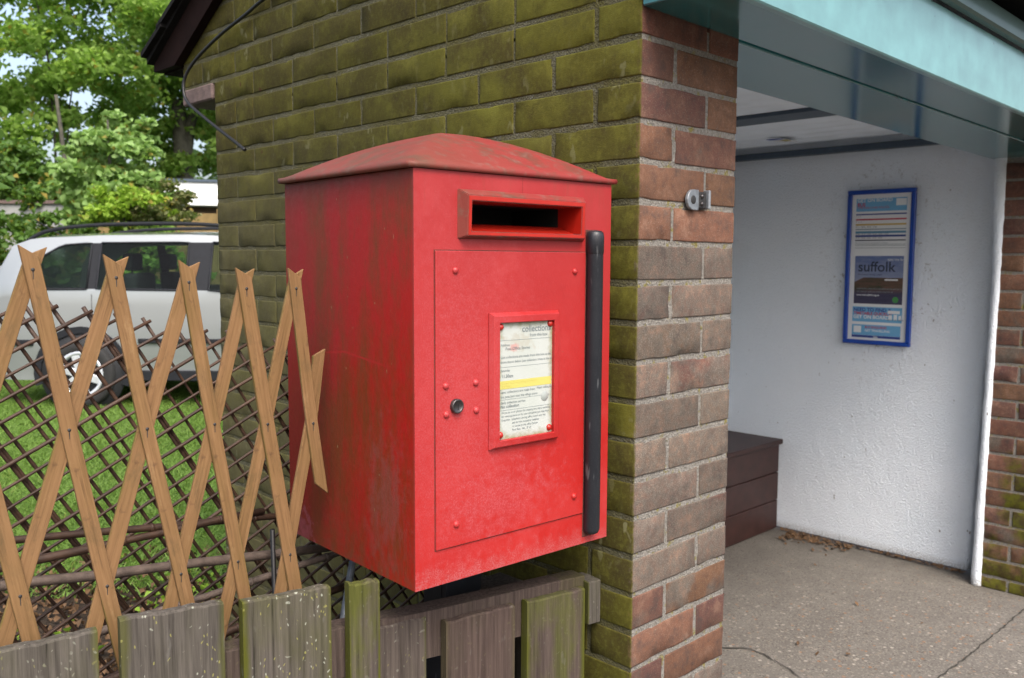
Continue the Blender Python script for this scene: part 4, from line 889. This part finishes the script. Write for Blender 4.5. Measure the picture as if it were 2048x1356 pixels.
def sub(name,faces,mat,parent=car,smooth=True,off=0):
    us_=sorted({k for f in faces for k in f}); mp={k:i for i,k in enumerate(us_)}; me=mesh(name,[(V[k][0],V[k][1]+off,V[k][2]) for k in us_],[tuple(mp[k] for k in f) for f in faces])
    o=link(name,me,mat,parent); bm=bmesh.new(); bm.from_mesh(me); bmesh.ops.recalc_face_normals(bm,faces=bm.faces[:])
    for f in bm.faces: f.smooth=smooth
    for e in bm.edges:
        if len(e.link_faces)==2 and e.calc_face_angle(0)>.7: e.smooth=False
    bm.to_mesh(me); bm.free(); return o
body=sub('body',Fb,M_CAR)
for k_ in range(2):
    h_=len(Fp)//2; sub('pillar_trim',Fp[k_*h_:k_*h_+1],M_PLAS); sub('pillar_trim',Fp[k_*h_+1:(k_+1)*h_],M_PLAS)
for (sd_,nm),fs in glassF.items(): sub('side_window',fs,M_GLASS)
sub('windscreen',wsF,M_GLASS); sub('rear_window',rwF,M_GLASS)
# window seals (thin black outline), door seams, handle, moulding, arches, wheels, roof rails
def ontop(x,z,o=.004): return Vector((x,ysurf(z)-o,z))
for xa,xb in((-.40,.055),(.14,.91),(1.12,2.0)):
    P=[]; n=8
    for k in range(n+1): x=xa+(xb-xa)*k/n; P.append(ontop(x,colz(x)[8]))
    Q=[ontop(xa+(xb-xa)*k/n,belt(xa+(xb-xa)*k/n)) for k in range(n+1)]
    b=B(); b.tube(P+[Q[-1]],.010,5); b.tube([P[0]]+Q,.010,5); b.obj('window_seal',M_PLAS,car)
for x in(.10,1.0): B().tube([ontop(x,z,.001) for z in(.36,.5,.6,.75,.9,1.0)],.003,4).obj('door_seam',M_INT,car)
B().tube([(-.48,.02,1.0),(-.44,.005,.86),(-.42,.0,.76)],.003,4).obj('door_seam',M_INT,car)
b=B(); b.box(.22,.42,-.03,-.008,.895,.925,.006).obj('door_handle',M_PLAS,car)
b=B(); b.box(.5,1.98,-.018,.03,.575,.615,.006); b.box(-.8,-.42,-.012,.05,.55,.60,.006); b.obj('side_moulding',M_PLAS,car)
b=B(); b.box(.36,2.2,.015,.06,.24,.33,.006); b.obj('sill_trim',M_PLAS,car)
def arch(x):
    b=B(); ro,ri=.42,.36
    for k in range(14):
        a0=math.pi*(k/14)*1.16-.25; a1=math.pi*((k+1)/14)*1.16-.25
        q=[(x+rr*math.cos(a),0,.30+rr*math.sin(a)) for rr,a in((ri,a0),(ro,a0),(ro,a1),(ri,a1))]
        b.prism([(p[0],-.016,p[2]) for p in q],(0,.05,0))
    b.obj('wheel_arch_trim',M_PLAS,car); B().lathe([(.0001,-.004),(.37,-.004),(.37,.03)],(x,.0,.31),(0,1,0),28).obj('wheel_well',M_INT,car)
def wheel(x,y,flip=1):
    wr=.30; t=B().lathe([(.19,-.03),(.215,-.045),(.27,-.05),(.295,-.03),(wr,.02),(wr,.12),(.29,.16),(.2,.17)],(x,y,wr+.002),(0,1,0),32).obj('wheel',M_TYRE,car)
    b=B(); b.lathe([(.19,-.03),(.185,-.02),(.17,.0),(.16,.03)],(x,y,wr),(0,1,0),28); b.lathe([(.00001,-.05),(.05,-.05),(.06,-.044),(.06,.0)],(x,y,wr),(0,1,0),16)
    b.lathe([(.205,-.046),(.205,-.052),(.175,-.046),(.17,-.03)],(x,y,wr),(0,1,0),28)
    for k in range(6):
        a=2*math.pi*k/6+.3; M=Matrix.Translation((x,y,wr))@Matrix.Rotation(a,4,'Y'); b.box(.03,.178,-.046,-.03,-.036,.036,.006,M=M)
    b.obj('rim',M_RIM,t); B().lathe([(.00001,.02),(.185,.02)],(x,y,wr),(0,1,0),24).obj('brake_shadow_disc',M_INT,t)
for x in(0,2.68): arch(x); wheel(x,.0)
for x in(0,2.68):
    t=B().lathe([(.0001,.0),(.29,.0),(.30,.02),(.30,.16),(.0001,.17)],(x,1.58,.302),(0,1,0),24).obj('wheel',M_TYRE,car)
for yy in(.28,WID-.28):
    P=[Vector((x,yy-.01,topz(x)+dz)) for x,dz in((-.56,.01),(-.40,.055),(-.1,.09),(.4,.10),(1.0,.095),(1.4,.07),(1.62,.02))]
    if yy<.5: P=[Vector((p.x,.24,p.z)) for p in P]
    B().tube(smooth_pts(P,4),.018,8).obj('roof_rail',M_PLAS,car)
B().tube([(-.5,.85,1.5),(-.62,.85,1.56),(-.82,.85,1.68)],.006,6).obj('aerial',M_PLAS,car)
B().box(-.86,-.80,.10,1.64,.30,.62,.03).obj('rear_bumper',M_CAR,car)
def seat(x,y):
    b=B(); b.box(x-.08,x+.06,y-.22,y+.22,.75,1.18,.05,seg=3); b.box(x-.12,x-.02,y-.13,y+.13,1.2,1.36,.04,seg=3); b.tube([(x-.05,y-.05,1.15),(x-.07,y-.05,1.24)],.008,6); b.obj('seat',M_INT,car,smooth=True)
for x,y in((.35,.45),(.35,1.3),(1.3,.45),(1.3,1.3)): seat(x,y)
# ------------------------------------------------------------------ background: walls, building, fence
gw=empty('garden_wall',(3.6,14.6,0),label='pale grey rendered garden wall behind the car on the left',cat='wall')
D2=Matrix(((r0.x,F.x*1.004,0,0),(r0.y,F.y*1.004,0,0),(0,0,1,0),(0,0,0,1)))
def BGM(dep,lat): c=CP+Vector((F.x,F.y,0)).normalized()*dep+r0*lat; return Matrix.Translation((c.x,c.y,0))@Matrix(((r0.x,-r0.y,0,0),(r0.y,r0.x,0,0),(0,0,1,0),(0,0,0,1)))
gw.matrix_world=BGM(14,-9.0)
B().box(-5,2.1,0,.2,0,2.22).obj('rendered_panel',plain('grey_render',(.42,.43,.42),.9,.15,2,.4,.01),gw); B().box(-5.05,2.15,-.04,.24,2.22,2.27).obj('coping',M_CONC,gw)
hb=empty('white_bungalow',mat=BGM(17,-5.2),label='low white building with deep flat fascia and white windows behind the tree',cat='building')
M_HW=plain('white_fascia_board',(.75,.77,.78),.5,.05,3,k=1); M_HB=plain('distant_brown_brick',(.17,.11,.08),.9,.3,8,.5,.01); M_PANE=plain('dark_window_pane',(.05,.09,.08),.1,.2,4)
hb.matrix_world=hb.matrix_world@Matrix.Rotation(R(14),4,'Z')
B().box(-1.0,6,0,6,0,2.35).obj('wall',M_HB,hb); B().box(-1.3,6.3,-.35,6.2,2.35,2.78,.01).obj('fascia',M_HW,hb); B().box(-1.34,6.34,-.39,6.24,2.78,2.83).obj('roof_edge',M_BATTEN,hb)
for x0 in(-.45,1.6):
    wf=B().box(x0,x0+1.5,-.05,.02,1.05,2.15).obj('window_frame',M_HW,hb)
    for a in range(2): B().box(x0+.08+a*.74,x0+.68+a*.74,-.065,-.052,1.62,2.07).box(x0+.08+a*.74,x0+.68+a*.74,-.065,-.052,1.13,1.56).obj('pane',M_PANE,wf)
pf=empty('panel_fence',mat=BGM(13.5,-5.65),label='yellowish lapped wooden fence panel beside the white building',cat='fence'); M_LAP=plain('yellow_lap_timber',(.32,.22,.08),.8,.25,6,.4,.005)
b=B(); 
for k in range(13): b.box(-1.0,1.2,-.01-.004*(k%2),.02,.1+.15*k,.1+.15*k+.155)
b.obj('lap_panel',M_LAP,pf); B().box(1.2,1.3,-.05,.06,0,2.12).obj('post',M_LAP,pf); B().box(-1.1,-1.0,-.05,.06,0,2.12).obj('post',M_LAP,pf)
# ------------------------------------------------------------------ trees
def crown(centres,n,seed,shell=.55):
    g_=np.random.default_rng(seed); w_=np.array([c[3]*c[4]*c[5] for c in centres])**.8; w_/=w_.sum(); out=[]
    for c,k in zip(centres,(w_*n).astype(int)):
        # each lobe is made of clumps
        m=max(6,k//150); d=g_.normal(size=(m,3)); d/=np.linalg.norm(d,axis=1)[:,None]; rad=g_.uniform(shell,1,m)[:,None]; cc=np.array(c[:3])+d*rad*np.array(c[3:6]); 
        per=k//m; P=np.repeat(cc,per,axis=0)+g_.normal(size=(m*per,3))*np.array([.19,.19,.10])*min(1.2,np.mean(c[3:6])*.55+.15); out.append(P)
    return np.concatenate(out)
def P3(u,v,dep): p=at(u,v,dep); return (p.x,p.y,p.z)
def lobes(L): return [(*P3(u,v,d),rx,rx,rz) for u,v,d,rx,rz in L]
def tree(name,label,trunk,cr,n,size,mat,seed,group='trees behind the car'):
    base=trunk[0][0]; t=empty(name,(base[0],base[1],0),label=label,cat='tree',group=group); inv=Matrix.Translation((-base[0],-base[1],0))
    b=B()
    for pts in trunk:
        b.tube(smooth_pts([Vector(p[:3]) for p in pts],3),None or [np.interp(i/(3*(len(pts)-1)),np.linspace(0,1,len(pts)),[p[3] for p in pts]) for i in range(3*(len(pts)-1)+1)],9)
    b.obj('trunk',M_BARK,t,inv)
    o=leafmesh('crown',crown(cr,n,seed),size,mat,t,seed=seed); o.matrix_local=inv
    return t
T1=[(-60,120,17,2.0,1.6),(60,60,16,1.8,1.4),(180,20,17,1.9,1.4),(300,60,18,1.9,1.6),(380,150,19,1.6,1.6),(60,260,17,1.6,1.3),(-80,330,16,1.7,1.4),(30,-120,17,2.4,1.6),(250,-130,18,2.6,1.6),(420,-60,19,2.2,1.6),(130,170,19,1.6,1.2)]
def trk(u0_,v0_,u1_,v1_,d,r0_,r1_):
    a=P3(u0_,v0_,d); c=P3(u1_,v1_,d); return [(a[0],a[1],0,r0_),(a[0]*.8+c[0]*.2,a[1]*.8+c[1]*.2,a[2],r0_*.85),(*[(a[i]+c[i])/2 for i in range(3)],(r0_+r1_)/2),(*c,r1_)]
tree('maple_tree','large broad maple with pale green hanging flowers filling the sky at upper left',[trk(140,400,112,190,15.4,.05,.028),trk(112,192,60,-60,17.2,.028,.008),trk(118,280,190,-40,17.5,.02,.006)],lobes(T1),42000,.13,M_LEAF,21)
T2=[(330,290,21,1.7,1.7),(420,230,21,1.8,1.8),(300,180,21,1.6,1.3),(430,350,20,1.4,1.0),(250,330,20,1.2,1.0),(520,150,22,2.5,2.2),(400,80,22,2.,1.5)]
tree('maple_tree','darker maple with thick forked trunks close to the corner of the mossy wall',[trk(375,420,355,200,20,.26,.14),trk(360,300,430,120,20,.14,.07)],lobes(T2),21000,.15,M_LEAF,22)
T3=[(215,250,11.5,.28,.35),(210,320,11.5,.5,.35),(270,330,11.6,.45,.3),(180,375,11.4,.55,.3),(270,385,11.5,.55,.3),(220,410,11.3,.7,.25),(290,280,11.7,.22,.25),(165,330,11.5,.25,.25)]
tree('sapling_tree','young pale green sapling with pink tipped shoots in front of the dark trees',[trk(225,440,215,240,11.5,.03,.012)],lobes(T3),7500,.10,M_LEAF2,23)
T4=[(240,405,10.8,.35,.2),(290,420,10.8,.4,.22),(220,435,10.7,.35,.2)]
tree('shrub','low bright yellow green shrub just above the car roof',[trk(250,450,250,410,10.8,.02,.01)],lobes(T4),2800,.07,M_LEAF3,24,'shrubs behind the car')
T5=[(320,400,11.2,.35,.28),(350,425,11.2,.3,.2),(300,435,11,.35,.2)]
tree('shrub','olive and reddish shrub beside the wooden fence panel',[trk(320,450,320,405,11.2,.02,.01)],lobes(T5),2400,.06,M_SHRUBR,25,'shrubs behind the car')
T8=[(40,500,11.3,.6,.5),(120,520,11.3,.6,.45),(-60,500,11.4,.7,.6),(60,560,11.2,.7,.3),(150,560,11.2,.5,.3)]
tree('shrub','dark green shrub seen through the rear side window of the car',[trk(60,600,60,540,11.3,.02,.01)],lobes(T8),6000,.09,M_LEAFD,28,'shrubs behind the car')
T9=[(240,500,11.0,.4,.4),(300,520,11.0,.5,.4),(370,540,11,.35,.3),(270,560,11,.5,.3)]
tree('shrub','mid green shrub seen through the rear door window of the car',[trk(300,600,300,540,11.0,.02,.01)],lobes(T9),5000,.09,M_LEAF,29,'shrubs behind the car')
T6=[(-20,430,12.5,.8,.5),(30,370,15,1.,.6),(100,385,15,1.0,.5),(160,400,14.5,.8,.5),(-80,380,14,1.2,.8)]
tree('hedge_tree','dark dense hedge growing above the pale grey garden wall',[trk(60,440,60,380,15,.05,.03)],lobes(T6),9000,.11,M_LEAFD,26)
T7=[(-100,390,26,3.2,1.0),(100,400,26,3.,.9),(300,400,26,3,.9),(450,380,27,3,1.2)]
g7=leafmesh('distant_trees',crown(lobes(T7),14000,27),.24,M_LEAFD,label='dark mass of distant trees seen behind the maples',cat='trees',kind='stuff',seed=27)
# near leaves poking in from the left edge of the picture
nb2=empty('leafy_branch',(-1.9,.4,1.6),label='dark leafy branch hanging in at the left edge above the lawn',cat='branch')
inv=Matrix.Translation((1.9,-.4,-1.6)); pts=[at(-90,-60,3.0),at(-40,100,3.0),at(-25,250,3.0),at(-20,420,3.0)]
B().tube(smooth_pts(pts,4),.008,6).obj('stem',M_BARK,nb2,inv)
LP=np.array([tuple(at(u,v,3.0+rnd.uniform(-.1,.1))) for u,v in((-14,130),(-8,195),(-12,250),(-6,265),(-10,380),(-2,395),(-20,430),(-30,60),(-40,180),(-45,330),(-20,310),(-60,250))])
o=leafmesh('leaves',LP,.09,M_LEAFD,nb2,seed=3); o.matrix_local=inv
